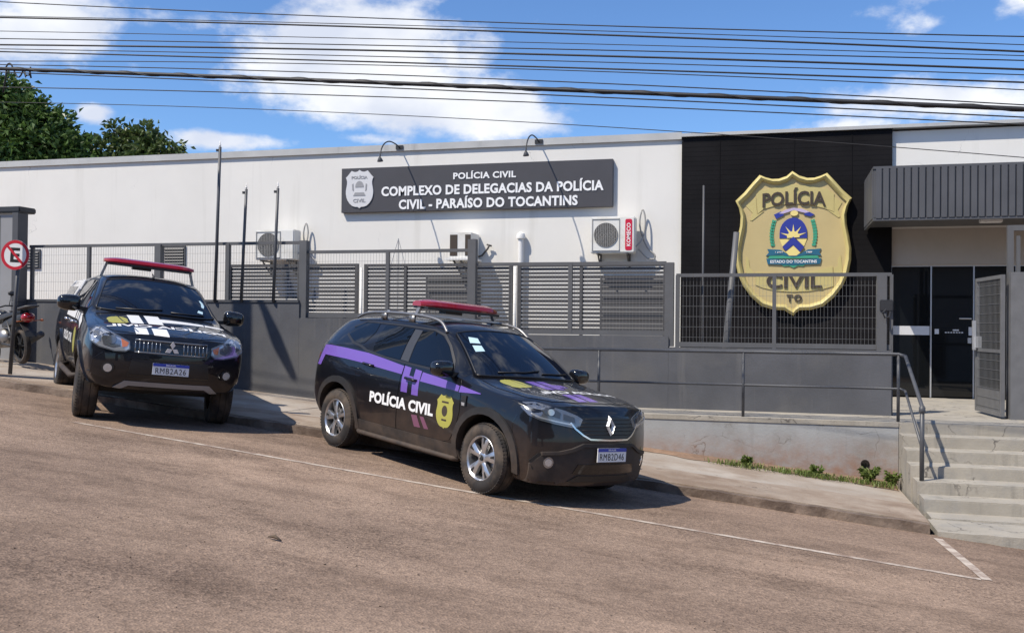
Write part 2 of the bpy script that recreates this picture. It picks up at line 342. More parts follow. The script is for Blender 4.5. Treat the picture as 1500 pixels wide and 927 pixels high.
def put_text(bm, me, mp, t, mi=0):
    """flat lettering extruded to thickness t through mapping (u,v,w)"""
    tb = bmesh.new(); tb.from_mesh(me); bmesh.ops.remove_doubles(tb, verts=tb.verts, dist=1e-5)
    top = {v: bm.verts.new(mp(v.co.x, v.co.y, t)) for v in tb.verts}
    for f in tb.faces:
        try: bm.faces.new([top[v] for v in f.verts]).material_index = mi
        except ValueError: pass
    for e in tb.edges:
        if len(e.link_faces) == 1:
            a, b = e.verts
            bm.faces.new((top[a], top[b], bm.verts.new(mp(b.co.x, b.co.y, 0)), bm.verts.new(mp(a.co.x, a.co.y, 0)))).material_index = mi
    tb.free()
def ellipse(cx, cy, a, b, n=24, a0=0, a1=360):
    return [(cx+a*math.cos(R(a0+(a1-a0)*k/n)), cy+b*math.sin(R(a0+(a1-a0)*k/n))) for k in range(n+(0 if a1-a0 == 360 else 1))]
random.seed(7)
# ------------------------------------------------------------------ ground: the street falls to the right
def zr(x, y):
    xc = max(-45, min(45, x)); z = -1.68-.095*xc-.02*max(-30, min(14, y))
    t = max(-9, min(0, x+3)); return z+.0028*t*max(-8, min(3, y-10.8))
def kerb_y(x): return 10.46-.055*x
def sheet(name, m, xs, ys, fz, mi=None):
    bm = BM(); g = [[bm.verts.new((x, y if not callable(y) else y(x), 0)) for y in ys] for x in xs]
    for col in g:
        for v in col: v.co.z = fz(v.co.x, v.co.y)
    for i in range(len(xs)-1):
        for j in range(len(ys)-1): bm.faces.new((g[i][j], g[i+1][j], g[i+1][j+1], g[i][j+1]))
    return obj(name, bm, m, smooth=True)
def lin(a, b, n): return [a+(b-a)*i/n for i in range(n+1)]
XS = [-1500, -400, -120, -60]+lin(-45, 45, 90)+[60, 120, 400, 1500]
struct(sheet('ground', M['dirt'], XS, [-1500, -400, -100, -40, -12, 0, 6, 10, 12, 14, 19, 30, 60, 200, 600, 1500], lambda x, y: zr(x, y)-.35))
struct(sheet('road', M['road'], lin(-45, 45, 90), lin(-9, 9, 12)+[lambda x: kerb_y(x)-.45, lambda x: kerb_y(x)+.04], zr))
# kerb (real step) and sidewalk, from far left to the stairs
def strip(bm, xs, y0, y1, zt, zb, mi=0):
    rows = []
    for x in xs:
        a, b = y0(x), y1(x); rows.append([bm.verts.new((x, a, zb(x, a))), bm.verts.new((x, a+.012, zt(x, a))), bm.verts.new((x, b, zt(x, b))), bm.verts.new((x, b, zb(x, b)))])
    for r, s in zip(rows, rows[1:]):
        for k in range(3): bm.faces.new((r[k], s[k], s[k+1], r[k+1])).material_index = mi
    bm.faces.new(rows[0]); bm.faces.new(rows[-1][::-1])
jit = {}
def jt(x, s=.012):
    k = round(x, 3)
    if k not in jit: jit[k] = random.uniform(-1, 1)
    return jit[k]*s
bm = BM(); strip(bm, lin(-45, 1.53, 310), lambda x: kerb_y(x)+jt(x, .018), lambda x: kerb_y(x)+.13, lambda x, y: zr(x, y)+.095+jt(x*1.7, .008), lambda x, y: zr(x, y)-.2)
struct(obj('kerb', bm, M['kerb'], smooth=40))
SWX = 1.545
def sw_z(x, y): return zr(x, y)+.098
def wall_front(x): return 13.3 if x > -6.6 else 14.3
bm = BM(); strip(bm, lin(-45, SWX, 160), lambda x: kerb_y(x)+.132, lambda x: kerb_y(x)+1.25+.10*math.sin(x*1.3)+.05*math.sin(x*4.1), lambda x, y: sw_z(x, y)+.004, lambda x, y: zr(x, y)-.1)
struct(obj('verge', bm, M['verge'], smooth=40))
bm = BM(); strip(bm, lin(-45, -6.6, 60), lambda x: kerb_y(x)+.2, lambda x: 14.31, sw_z, lambda x, y: zr(x, y)-.3)
strip(bm, lin(-6.598, SWX, 30), lambda x: kerb_y(x)+.2, lambda x: 13.31, sw_z, lambda x, y: zr(x, y)-.3)
struct(obj('sidewalk', bm, M['sidewalk'], smooth=40))
# parking bay line painted on the road
def line_y(x): return 8.62-.062*x
def ribbon(bm, pts, w, fz, off=.004):
    pts = [Vector((p[0], p[1], 0)) for p in pts]; prev = None
    for i, p in enumerate(pts):
        d = (pts[min(i+1, len(pts)-1)]-pts[max(0, i-1)]).normalized(); n = Vector((-d.y, d.x, 0))*w/2
        cur = [bm.verts.new((q.x, q.y, fz(q.x, q.y)+off)) for q in (p+n, p-n)]
        if prev: bm.faces.new((prev[0], prev[1], cur[1], cur[0]))
        prev = cur
bm = BM(); ribbon(bm, [(x, line_y(x)) for x in lin(-7.6, 1.64, 60)], .07, zr)
ribbon(bm, [(1.69-.115*k/10, 8.53+(10.2-8.53)*k/10) for k in range(11)], .085, zr)
struct(obj('parking_line', bm, M['paint_line']))
bm = BM()
for x0, x1, f in ((-4.3, -2.6, .55), (-2.2, -1.9, .5)):
    ribbon(bm, [(x, kerb_y(x)-.45-.2*f) for x in lin(x0, x1, 8)], .05, zr)
struct(obj('faded_road_mark', bm, M['paint_line']))

# ------------------------------------------------------------------ walkway, retaining wall, steps
WALK = -1.18
Y0 = 13.3
pw = empty('retaining_wall', 'pale cement retaining wall with a drain hole under the handrail walkway', 'wall', (-2.4, Y0, -2.2))
def rel(bm, o):
    for v in bm.verts: v.co -= o.location
    return bm
bm = BM(); box(bm, -6.6, 1.575, Y0, Y0+.22, -2.6, WALK-.004)
bmesh.ops.subdivide_edges(bm, edges=[e for e in bm.edges if abs(e.verts[0].co.x-e.verts[1].co.x) > 1], cuts=24)
obj('wall', rel(bm, pw), M['pale_wall'], pw)
bm = BM(); lathe(bm, [(.0, .056), (-.012, .052), (-.012, .042), (-.003, .040), (-.003, 0)], (1.17, Y0, -1.735), (0, 1, 0), 20)

obj('drain_hole', rel(bm, pw), M['gloss_black'], pw)
bm = BM(); box(bm, -6.6, 1.575, Y0-.012, 14.3, WALK-.06, WALK)
struct(obj('walkway', bm, M['concrete']))
# steps: six treads down to the street platform
st = empty('concrete_steps', 'flight of worn pale concrete steps rising to the glass entrance', 'steps', (3.4, 12, -2.1))
SX0, SX1 = 1.58, 6.2
rise, run = .134, .378
for k in range(7):
    bm = BM(); zt = WALK-rise*k; yf = Y0-run*k; yb = 14.3 if k == 0 else Y0-run*(k-1)
    box(bm, SX0+(0 if k < 4 else .02*(k-3)), SX1, yf, yb-(0 if k == 0 else .003), -2.7, zt)
    bmesh.ops.bevel(bm, geom=[e for e in bm.edges if all(abs(v.co.z-zt) < 1e-5 for v in e.verts) and all(abs(v.co.y-yf) < 1e-5 for v in e.verts)], offset=.012, segments=2, affect='EDGES')
    obj('step', rel(bm, st), M['concrete'], st)
def plat_front(x): return 10.36-.05*(x-1.6)
bm = BM(); xs = lin(1.60, 6.2, 40)
strip(bm, xs, lambda x: plat_front(x)+jt(x*1.3, .02), lambda x: Y0-run*6-.003, lambda x, y: -1.995-.02*(x-1.6)*.5, lambda x, y: -2.8)
struct(obj('kerb_platform', bm, M['concrete'], smooth=40))
# landing up to the door
bm = BM(); box(bm, -9, 6.2, 14.305, 18.52, WALK-.12, WALK-.006); 
struct(obj('yard', bm, M['yard']))
bm = BM(); box(bm, 1.66, 6.2, 14.302, 18.5, WALK-.1, WALK-.002)
struct(obj('landing', bm, M['concrete']))

# ------------------------------------------------------------------ dark boundary wall, stepping down with the street
Yd = 14.3; TH = .18
bw = empty('boundary_wall', 'dark grey rendered boundary wall stepping down behind the parked vehicles', 'wall', (-5, Yd, -1.2))
SEG = [(-13.6, -7.56, .40), (-7.56, -4.55, .12), (-4.55, -1.50, -.11), (-1.50, 1.60, -.27)]
for x0, x1, zt in SEG:
    bm = BM(); box(bm, x0, x1-.002, Yd, Yd+TH, -2.6, zt)
    bmesh.ops.bevel(bm, geom=[e for e in bm.edges if all(abs(v.co.z-zt) < 1e-5 for v in e.verts)], offset=.01, segments=2, affect='EDGES')
    obj('wall_section', rel(bm, bw), M['grey_wall'], bw)
bm = BM(); box(bm, -13.6, -7.57, Yd-.015, Yd+TH+.015, .372, .415); obj('wall_cap', rel(bm, bw), M['dark_grey'], bw)

# ------------------------------------------------------------------ fences on the wall: frames with welded wire mesh
def fence(name, label, x0, x1, zb, zt, posts, group, big=(), bottom=True):
    e = empty(name, label, 'fence', ((x0+x1)/2, Yd+.09, zb), group)
    yc = Yd+.09
    bm = BM(); bar(bm, (x0, yc, zt), (x1, yc, zt), .045, .05); obj('top_rail', rel(bm, e), M['fence'], e)
    if bottom:
        bm = BM(); bar(bm, (x0, yc, zb+.045), (x1, yc, zb+.045), .05, .07); obj('bottom_rail', rel(bm, e), M['fence'], e)
    for i, x in enumerate(posts):
        w, top, bot = big[i] if i < len(big) and big[i] else (.055, zt, zb)
        bm = BM(); bar(bm, (x, yc-.004*(w > .06), bot), (x, yc-.004*(w > .06), top), w, w*.9+.003); obj('post', rel(bm, e), M['fence'], e)
    bm = BM(); yy = yc+.012
    n = int((x1-x0)/.05)
    for k in range(1, n): x = x0+(x1-x0)*k/n; bar(bm, (x, yy, zb+.02), (x, yy, zt), .0027, .0027)
    n = max(2, int((zt-zb)/.15))
    for k in range(1, n): z = zb+(zt-zb)*k/n; bar(bm, (x0, yy+.004, z), (x1, yy+.004, z), .003, .003)
    obj('wire_mesh', rel(bm, e), M['mesh'], e)
FG = 'stepped wire fence sections on the dark wall'
fence('wire_fence', 'highest grey wire fence section, behind the black pickup truck', -13.0, -7.6, .41, 1.37, [-12.95, -11.74, -10.3, -8.95], FG, [None, None, (.12, 1.37, .41), (.07, 1.37, .41)], False)
fence('wire_fence', 'wire fence section with thick end posts, right of the three flagpoles', -7.5, -4.62, .12, 1.21, [-7.52, -6.03], FG, [(.13, 1.40, .10)])
fence('wire_fence', 'wire fence section in front of the white pipe and red-labelled air conditioner', -4.5, -1.55, -.11, .985, [-4.59, -3.01, -1.50], FG, [(.13, 1.38, -.1), (.06, .985, -.1), (.13, .99, -.26)])
fence('wire_fence', 'lowest wire fence section, in front of the gold badge', -1.40, 1.60, -.27, .80, [-1.38, .01, 1.47, 1.60], FG, [None, (.055, .8, -.27), (.13, .8, -.27), (.045, .8, -1.18)])
bm = BM(); box(bm, 1.44, 1.62, Yd+.0, Yd+.035, .28, .44); bmesh.ops.bevel(bm, geom=bm.edges[:], offset=.012, segments=2, affect='EDGES')
tube(bm, [(1.52, Yd-.0, .30), (1.47, Yd-.06, .26), (1.5, Yd-.05, .19), (1.56, Yd-.02, .2), (1.58, Yd-.0, .28)], .013, 6)
tag(obj('padlock', bm, M['black_metal'], smooth=35), 'black padlock box on the end post of the lowest fence', 'lock')

# slatted privacy screen set back behind the wire fence
def screen(label, x0, x1, zb, zt, mids, y=15.2):
    e = empty('slatted_screen', label, 'fence', ((x0+x1)/2, y, zb), 'slatted metal screens behind the wire fence')
    for x in (x0+.03, x1-.03):
        bm = BM(); bar(bm, (x, y, WALK-.006), (x, y, zt), .06, .05); obj('post', rel(bm, e), M['slat'], e)
    for x in mids:
        bm = BM(); bar(bm, (x, y, zb), (x, y, zt-.04), .05, .05); obj('post', rel(bm, e), M['slat'], e)
    for z in (zb, zt-.025): bm = BM(); bar(bm, (x0+.06, y, z), (x1-.06, y, z), .05, .05); obj('frame_rail', rel(bm, e), M['slat'], e)
    bm = BM(); n = int((zt-zb)/.064)
    for k in range(1, n):
        z = zb+(zt-zb-.02)*k/n; w = .052 if k % 6 == 3 else .043
        bar(bm, (x0+.06, y+.01, z), (x1-.06, y+.01, z), .02, w)
    obj('slats', rel(bm, e), M['slat'], e)
screen('slatted screen behind the two shorter flagpoles, leftmost of four', -9.44, -8.0, .30, 1.07, [])
screen('slatted screen with no middle post, between the flagpoles and the small cased unit', -7.98, -6.91, .0, 1.07, [])
screen('slatted screen above the red light bar of the purple-striped car', -6.80, -4.15, -.1, 1.06, [-6.04])
screen('slatted screen under the red-labelled air conditioner, rightmost of four', -4.07, -1.62, -.15, 1.04, [-3.0])
bm = BM(); tube(bm, [(-4.11, 15.19, WALK), (-4.11, 15.19, 1.0)], .028, 10)
tag(obj('downpipe', bm, M['pvc'], smooth=True), 'bright white pipe standing between two slatted screens under the white vent pipe', 'pipe')
bm = BM(); tube(bm, [(-6.855, 15.19, WALK), (-6.855, 15.19, 1.0)], .025, 10)
tag(obj('downpipe', bm, M['pvc'], smooth=True), 'bright white pipe standing between the slatted screens left of the purple-striped car', 'pipe')

# handrail on the walkway edge and down the steps
hr = empty('handrail', 'dark grey tubular handrail along the walkway turning down the steps', 'handrail', (-.8, Y0, WALK))
yh = Y0+.09; r_ = .024
bm = BM(); tube(bm, [(-3.9, yh, -.30), (1.58, yh, -.30), (1.66, yh-.06, -.325), (1.66, 11.90, -.86), (1.66, 11.86, -.93)], r_, 10); obj('top_rail', rel(bm, hr), M['rail'], hr, True)
bm = BM(); tube(bm, [(-3.9, yh, -.75), (1.60, yh, -.75), (1.66, yh-.06, -.775), (1.66, 11.90, -1.33)], .017, 10); obj('lower_rail', rel(bm, hr), M['rail'], hr, True)
for x in (-3.9, -2.38, -.39, 1.58):
    bm = BM(); tube(bm, [(x, yh, WALK-.01), (x, yh, -.30)], .021, 10); obj('post', rel(bm, hr), M['rail'], hr, True)
bm = BM(); tube(bm, [(1.66, 11.88, WALK-rise*4-.01), (1.66, 11.88, -.85)], .026, 10); lathe(bm, [(-.02, .03), (0, .036), (.05, .036), (.06, .02)], (1.66, 11.88, -.92), (0, 0, 1), 10); obj('end_post', rel(bm, hr), M['rail'], hr, True)

# flagpoles and poles
def pole(name, label, x, y, zb, zt, r, lean=(0, 0), cat='flagpole', group=None, finial=True, m='rail'):
    e = empty(name, label, cat, (x, y, zb), group)
    bm = BM(); tube(bm, [(0, 0, 0), (lean[0]*.5, lean[1]*.5, (zt-zb)*.5), (lean[0], lean[1], zt-zb)], [r, r*.92, r*.85], 10); obj('pole', bm, M[m], e, True)
    if finial:
        bm = BM(); h = zt-zb; ball(bm, (lean[0], lean[1], h+.03), .02, 1); tube(bm, [(lean[0], lean[1], h), (lean[0], lean[1], h+.1)], .008, 6); obj('finial', bm, M['pvc'], e, True)
        bm = BM(); bar(bm, (lean[0]-.06, lean[1]-.02, h-.06), (lean[0]+.02, lean[1], h-.06), .03, .04); obj('pulley', bm, M['black_metal'], e)
FP = 'flagpoles on the boundary wall'
pole('flagpole', 'tallest dark flagpole, reaching above the roof edge', -9.12, Yd-.03, .38, 3.0, .03, (.06, 0), group=FP)
pole('flagpole', 'shorter flagpole in front of the left end of the old air conditioner', -8.62, Yd-.03, .38, 2.27, .028, (.07, 0), group=FP)
pole('flagpole', 'shorter flagpole in front of the right end of the old air conditioner', -8.02, Yd-.03, .38, 2.27, .028, (.06, 0), group=FP)
pole('thin_pole', 'thin upright grey pole before the dark cladding left of the gold badge', -1.02, Yd+.22, -1.186, 2.15, .018, (.0, 0), 'pole', None, False, 'dark_grey')
pole('leaning_post', 'thick grey pipe leaning against the dark wall beside the gold badge', -.76, Yd+.24, -1.186, 1.45, .052, (.22, .06), 'pole', None, False, 'fence')

# ------------------------------------------------------------------ the station building
Yw = 18.5
bd = empty('police_station', 'long low white station building with dark cladding panel and glass entrance', 'building', (-6, Yw, WALK))
bm = BM(); box(bm, -30, 2.02, Yw, Yw+12, -1.6, 3.64); obj('wall', rel(bm, bd), M['white_wall'], bd)
bm = BM(); box(bm, 2.0225, 9, Yw, Yw+12, 1.85, 3.62); obj('wall', rel(bm, bd), M['white_wall'], bd)
bm = BM(); box(bm, 2.0225, 9, Yw-.002, Yw+12, 1.2, 1.848); obj('wall', rel(bm, bd), M['beige_wall'], bd)  # strip above the entrance glass, tanner and darker than the white walls
bm = BM(); box(bm, 7.2, 9, Yw+.002, Yw+11.9, -1.6, 1.198); obj('wall', rel(bm, bd), M['white_wall'], bd)
bm = BM(); box(bm, -30.05, -1.72, Yw-.05, Yw+12.05, 3.63, 3.765); obj('coping', rel(bm, bd), M['coping'], bd)
bm = BM(); box(bm, -1.717, 9.05, Yw-.14, Yw+12.05, 3.66, 3.72); obj('coping', rel(bm, bd), M['coping'], bd)
# dark cladding panel: thin tiles in courses
cl = BM(); box(cl, -1.71, 2.05, Yw-.085, Yw-.002, WALK, 3.66)
for k in range(1, 54):
    z = WALK+.09*k
    if z < 3.64: box(cl, -1.71, 2.05, Yw-.0868, Yw-.0855, z-.042, z+.042)
for x in (-1.0, .35, 1.36): box(cl, x-.006, x+.006, Yw-.096, Yw-.09, .3, 3.64)
obj('dark_cladding', rel(cl, bd), M['dark_panel'], bd)
# entrance: dark glass between thin aluminium mullions
GL = Yw+.10
bm = BM(); box(bm, 2.0225, 7.2, GL+.1, GL+.16, WALK-.02, 1.2); obj('entrance_back', rel(bm, bd), M['black_metal'], bd)
mull = [2.06, 2.735, 3.44, 4.12, 4.8, 5.6, 6.4, 7.15]
for i, (a, b) in enumerate(zip(mull, mull[1:])):
    bm = BM(); box(bm, a+.0205, b-.0205, GL, GL+.012, WALK+.02, 1.172); obj('glass_pane', rel(bm, bd), M['glass_dark'], bd)
bm = BM()
for i, x in enumerate(mull): box(bm, x-.012-(.008 if i == 0 else 0), x+.012, GL-.02, GL+.03, WALK, 1.172)
box(bm, 2.04, 7.17, GL-.02, GL+.03, 1.172, 1.2)
obj('entrance_frame', rel(bm, bd), M['alu'], bd)
bm = BM(); box(bm, 2.085, 2.715, GL-.004, GL-.001, -.06, .10); box(bm, 4.15, 4.78, GL-.004, GL-.001, -.06, .10); obj('frosted_band', rel(bm, bd), M['silver_grey'], bd)
bm = BM(); box(bm, 2.80, 2.87, GL-.004, GL-.001, -.04, .05)
for k in range(7): box(bm, 2.97+.045*k, 3.0+.045*k, GL-.004, GL-.001, -.02, .0)
box(bm, 3.10, 3.2, GL-.004, GL-.001, .02, .045); box(bm, 3.36, 3.42, GL-.004, GL-.001, -.06, .09)
obj('door_notice', rel(bm, bd), M['silver_grey'], bd)
bm = BM(); tube(bm, [(3.2, GL-.04, .24), (3.4, GL-.04, .24)], .014, 8); box(bm, 3.34, 3.40, GL-.05, GL-.001, -.2, -.1); obj('door_handle', rel(bm, bd), M['alu'], bd)
# louvred windows
def louvre(x0, x1, z0, z1, n):
    bm = BM(); t = .035
    box(bm, x0, x1, Yw-.012, Yw-.002, z0, z1); f = obj('louvre_window', rel(bm, bd), M['gloss_black'], bd)
    bm = BM(); box(bm, x0-t, x0, Yw-.03, Yw-.002, z0-t, z1+t); box(bm, x1, x1+t, Yw-.03, Yw-.002, z0-t, z1+t); box(bm, x0, x1, Yw-.03, Yw-.002, z1, z1+t); box(bm, x0, x1, Yw-.03, Yw-.002, z0-t, z0)
    o = obj('frame', bm, M['dark_grey'], f); 
    for v in o.data.vertices: v.co -= bd.location
    bm = BM()
    for k in range(n):
        z = z0+(z1-z0)*(k+.5)/n; h = (z1-z0)/n*.42
        v = [bm.verts.new(p) for p in ((x0+.004, Yw-.016, z+h), (x1-.004, Yw-.016, z+h), (x1-.004, Yw-.05, z-h), (x0+.004, Yw-.05, z-h))]; bm.faces.new(v)
        v2 = [bm.verts.new(p.co+Vector((0, -.006, .002))) for p in v]; bm.faces.new(v2[::-1])
        for q in range(4): bm.faces.new((v[q], v2[q], v2[(q+1) % 4], v[(q+1) % 4]))
    o = obj('slats', bm, M['slat'], f)
    for v in o.data.vertices: v.co -= bd.location
louvre(-13.10, -12.60, 1.32, 1.70, 6); louvre(-16.8, -16.45, 1.28, 1.66, 6)
louvre(-6.86, -5.75, -.15, 1.02, 11); louvre(-3.24, -2.0, -.15, 1.0, 11)
# canopy of ribbed sheet over the entrance
cb = BM(); cx0, cx1, cy0, cz0, cz1 = 1.58, 9.0, 16.8, 1.84, 2.71
box(cb, cx0+.012, cx1, cy0+.012, Yw-.142, cz0+.03, cz1-.03)
box(cb, cx0, cx1, cy0-.004, cy0+.05, cz0-.02, cz0+.02); box(cb, cx0, cx1, cy0-.004, cy0+.05, cz1-.03, cz1+.01)
box(cb, cx0-.004, cx0+.05, cy0+.051, Yw-.142, cz0-.02, cz0+.02); box(cb, cx0-.004, cx0+.05, cy0+.051, Yw-.142, cz1-.03, cz1+.01)
x = cx0+.04; k = 0
while x < cx1-.1:
    w = .085; box(cb, x, x+w, cy0-.016, cy0+.011, cz0+.021, cz1-.031); x += w+.026; k += 1
y = cy0+.07
while y < Yw-.25: box(cb, cx0-.016, cx0+.011, y, y+.085, cz0+.021, cz1-.031); y += .111
cn = obj('canopy', rel(cb, bd), M['canopy'], bd)
bm = BM(); box(bm, 3.28, 3.62, 17.22, 17.36, cz0-.03, cz0+.029); bmesh.ops.bevel(bm, geom=bm.edges[:], offset=.01, segments=2, affect='EDGES'); obj('ceiling_light', rel(bm, bd), M['white'], cn)

# long signboard
sg = empty('sign_board', 'long dark grey sign board with white raised lettering and shield', 'sign', (-5.9, Yw-.05, 2.83))
bm = BM(); box(bm, -2.88, 2.87, -.05, .048, -.465, .465); bmesh.ops.bevel(bm, geom=bm.edges[:], offset=.006, segments=1, affect='EDGES'); obj('board', bm, M['sign_board'], sg)
fl = lambda ox, oz, y0: (lambda u, v, w: (ox+u, y0-w, oz+v))
bm = BM()
put_text(bm, text_mesh('POLÍCIA CIVIL', w=1.32, h=.165, bold=.03, spacing=1.08), fl(.26, .245, -.05), .012); obj('lettering', bm, M['white'], sg); bm = BM()
put_text(bm, text_mesh('COMPLEXO DE DELEGACIAS DA POLÍCIA', w=4.66, h=.25, bold=.035, spacing=1.06), fl(.36, -.02, -.05), .012); obj('lettering', bm, M['white'], sg); bm = BM()
put_text(bm, text_mesh('CIVIL - PARAÍSO DO TOCANTINS', w=3.76, h=.25, bold=.035, spacing=1.06), fl(.30, -.30, -.05), .012)
obj('lettering', bm, M['white'], sg)
SH = [(325, 40), (365, 68), (410, 83), (450, 83), (488, 72), (521, 57), (560, 100), (610, 160), (660, 208), (640, 250), (629, 300), (632, 360), (646, 430), (658, 500), (657, 570), (642, 650), (612, 720), (565, 785), (505, 838), (435, 860), (372, 862), (350, 878), (337, 895)]
SH = [((a-331)/853, (467-b)/853) for a, b in SH]
SH = SH+[(-u-.004, v) for u, v in SH[-2::-1]][:-1]
def shield(k, dx=0, dz=0, ks=1): return [(u*k*ks+dx, v*k+dz) for u, v in SH]
bm = BM(); prism(bm, shield(.80, -2.46, .02), .02, fl(0, 0, -.05)); sb = obj('shield', bm, M['silver_grey'], sg)
bm = BM()
put_text(bm, text_mesh('POLÍCIA', w=.36, h=.075, bold=.02), fl(-2.46, .27, -.07), .006); put_text(bm, text_mesh('CIVIL', w=.28, h=.075, bold=.02), fl(-2.46, -.22, -.07), .006)
prism(bm, ellipse(-2.46, .06, .095, .13, 20, 0, 180), .006, fl(0, 0, -.07)); prism(bm, [(-2.6, -.12), (-2.32, -.12), (-2.36, -.05), (-2.56, -.05)], .006, fl(0, 0, -.07))
for s in (-1, 1): prism(bm, [(-2.46+s*.13, -.02), (-2.46+s*.16, .0), (-2.46+s*.17, .12), (-2.46+s*.14, .14)], .006, fl(0, 0, -.07))
obj('shield_relief', bm, M['badge_line'], sb)

# sign lamps on curved arms from the roof edge
def sign_lamp(label, x):
    e = empty('sign_lamp', label, 'lamp', (x, Yw-.05, 3.70), 'lamps over the sign board')
    bm = BM(); box(bm, -.08, .08, -.02, .0, -.04, .04); obj('bracket', bm, M['black_metal'], e)
    bm = BM(); tube(bm, spline([(0, -.02, 0), (0, -.25, .03), (0, -.55, .02), (0, -.80, -.07), (0, -.96, -.22), (0, -1.02, -.38)]), .014, 8); obj('arm', bm, M['black_metal'], e, True)
    bm = BM(); lathe(bm, [(0, .02), (.03, .04), (.08, .06), (.09, .055), (.06, .03), (.04, 0)], (0, -1.03, -.38), (0, .35, -1), 16); obj('lamp_head', bm, M['dark_grey'], e, True)
sign_lamp('curved-arm black lamp at the left half of the sign board', -7.50); sign_lamp('curved-arm black lamp at the right half of the sign board', -4.53)

# vent pipe
bm = BM(); tube(bm, [(-4.87, Yw-.09, -1.186), (-4.87, Yw-.09, 1.78)], .055, 14); lathe(bm, [(-.06, .06), (-.05, .09), (.0, .09), (.05, .075), (.08, .02)], (-4.87, Yw-.09, 1.82), (0, 0, 1), 14)
tag(obj('vent_pipe', bm, M['pvc'], smooth=40), 'white capped vent pipe standing against the white facade', 'pipe')

# air conditioners
def ac_unit(name, label, x, z, w, h, d, red=False, dark=False, hose=1):
    e = empty(name, label, 'air conditioner', (x, Yw-.06, z))
    bm = BM(); box(bm, -w/2, w/2, -d-.06, -.06, 0, h); bmesh.ops.bevel(bm, geom=bm.edges[:], offset=.018, segments=2, affect='EDGES'); obj('case', bm, M['ac_white'], e, 40)
    gw = w*.62; gx = -w/2+.04+gw/2; yf = -d-.06; s = min(gw, h)*.86
    bm = BM(); prism(bm, ellipse(gx, h*.5, s/2, s/2, 36), .004, lambda u, v, q: (u, yf-q, v)); obj('fan_recess', bm, M['ac_dark'], e)
    bm = BM()
    for k in range(1, 11):
        r = s/2*k/10; lathe(bm, [(0, r+.003), (.008, r+.003), (.008, r-.003), (0, r-.003)], (gx, yf-.006, h*.5), (0, -1, 0), 36)
    for k in range(13):
        u = gx-s/2+s*(k+.5)/13; hh = math.sqrt(max(0, (s/2)**2-(u-gx)**2)); box(bm, u-.004, u+.004, yf-.018, yf-.008, h*.5-hh, h*.5+hh)
    g2 = .012
    for a, b, c, q in ((-gw/2, gw/2, h-.05, h-.04), (-gw/2, gw/2, .04, .05), (-gw/2, -gw/2+g2, .04, h-.04), (gw/2-g2, gw/2, .04, h-.04)): box(bm, gx+a, gx+b, yf-.012, yf+.002, c, q)
    obj('fan_guard', bm, M['ac_dark'] if dark else M['ac_grille'], e)
    for k in (-1, 1):
        bm = BM(); xx = k*w*.33; bar(bm, (xx, 0, -.02), (xx, -d-.08, -.02), .03, .03); bar(bm, (xx, 0, -.26), (xx, -d+.02, -.035), .025, .025); bar(bm, (xx, .04, -.3), (xx, .04, .03), .03, .03)
        obj('wall_bracket', bm, M['ac_dark'], e)
    if hose:
        bm = BM(); x2 = w/2
        tube(bm, spline([(x2-.01, -.2, .12), (x2+.07, -.16, .2), (x2+.13, -.10, h*.5), (x2+.16, -.06, h*.9), (x2+.13, -.05, h+.12), (x2+.09, -.05, h+.14), (x2+.05, -.05, h*.9), (x2+.09, -.05, h*.55), (x2+.2, -.04, .12), (x2+.34, -.04, -.02), (x2+.33, -.04, -.10), (x2+.2, -.05, -.08), (x2+.10, -.06, .02), (x2+.04, -.1, .08)]), .016, 8); obj('hose', bm, M['ac_grille'], e, True)
    if red:
        bm = BM(); rx = w/2-.115; rw, rh = .13, h*.86; n = 5; c = .03
        pl = [(rx+sx*(rw/2-c)+c*math.cos(R(a)), h*.5+sz*(rh/2-c)+c*math.sin(R(a))) for sx, sz, a0 in ((1, 1, 0), (-1, 1, 90), (-1, -1, 180), (1, -1, 270)) for a in range(a0, a0+91, 30)]
        prism(bm, pl, .006, lambda u, v, q: (u, yf-q, v)); lb = obj('red_label', bm, M['ac_red'], e)
        bm = BM(); put_text(bm, text_mesh('KOMECO', w=.44, h=.075, bold=.02), lambda u, v, q: (rx-v, yf-.006-q, h*.5+u), .003); obj('lettering', bm, M['white'], lb)
    return e
ac_unit('air_conditioner', 'white air conditioner outdoor unit with red vertical label', -2.98, 1.44, .86, .69, .30, red=True)
ac_unit('air_conditioner', 'older beige-white air conditioner outdoor unit behind the two shorter flagpoles', -10.15, 1.37, .92, .63, .32, hose=1)
# window-type unit seen from the end
e = empty('window_unit', 'small cased air conditioner with brown side vents, above the slatted screen', 'air conditioner', (-5.98, Yw-.02, 1.36))
bm = BM(); box(bm, -.22, .22, -.55, -.0, 0, .50); obj('case', bm, M['ac_white'], e)
bm = BM(); box(bm, -.215, -.06, -.556, -.551, .04, .46); box(bm, .10, .214, -.556, -.551, .04, .46)
for k in range(9): box(bm, -.2262, -.2205, -.5+.05*k, -.47+.05*k, .05, .45)
obj('vent', bm, M['brown'], e)
bm = BM(); box(bm, -.3, .28, -.62, -.0, -.045, -.003); obj('shelf', bm, M['pvc'], e)
bm = BM(); bar(bm, (.0, 0, -.3), (.0, -.5, -.05), .03, .03); bar(bm, (-.15, 0, -.3), (-.15, -.5, -.05), .03, .03); obj('wall_bracket', bm, M['ac_dark'], e)
bm = BM(); tube(bm, [(.2, -.05, .05), (.3, -.06, .08), (.42, -.06, .22), (.46, -.06, .3)], .02, 8); tube(bm, [(.40, -.06, .30), (.5, -.06, .27)], .02, 6); obj('hose', bm, M['ac_dark'], e, True)

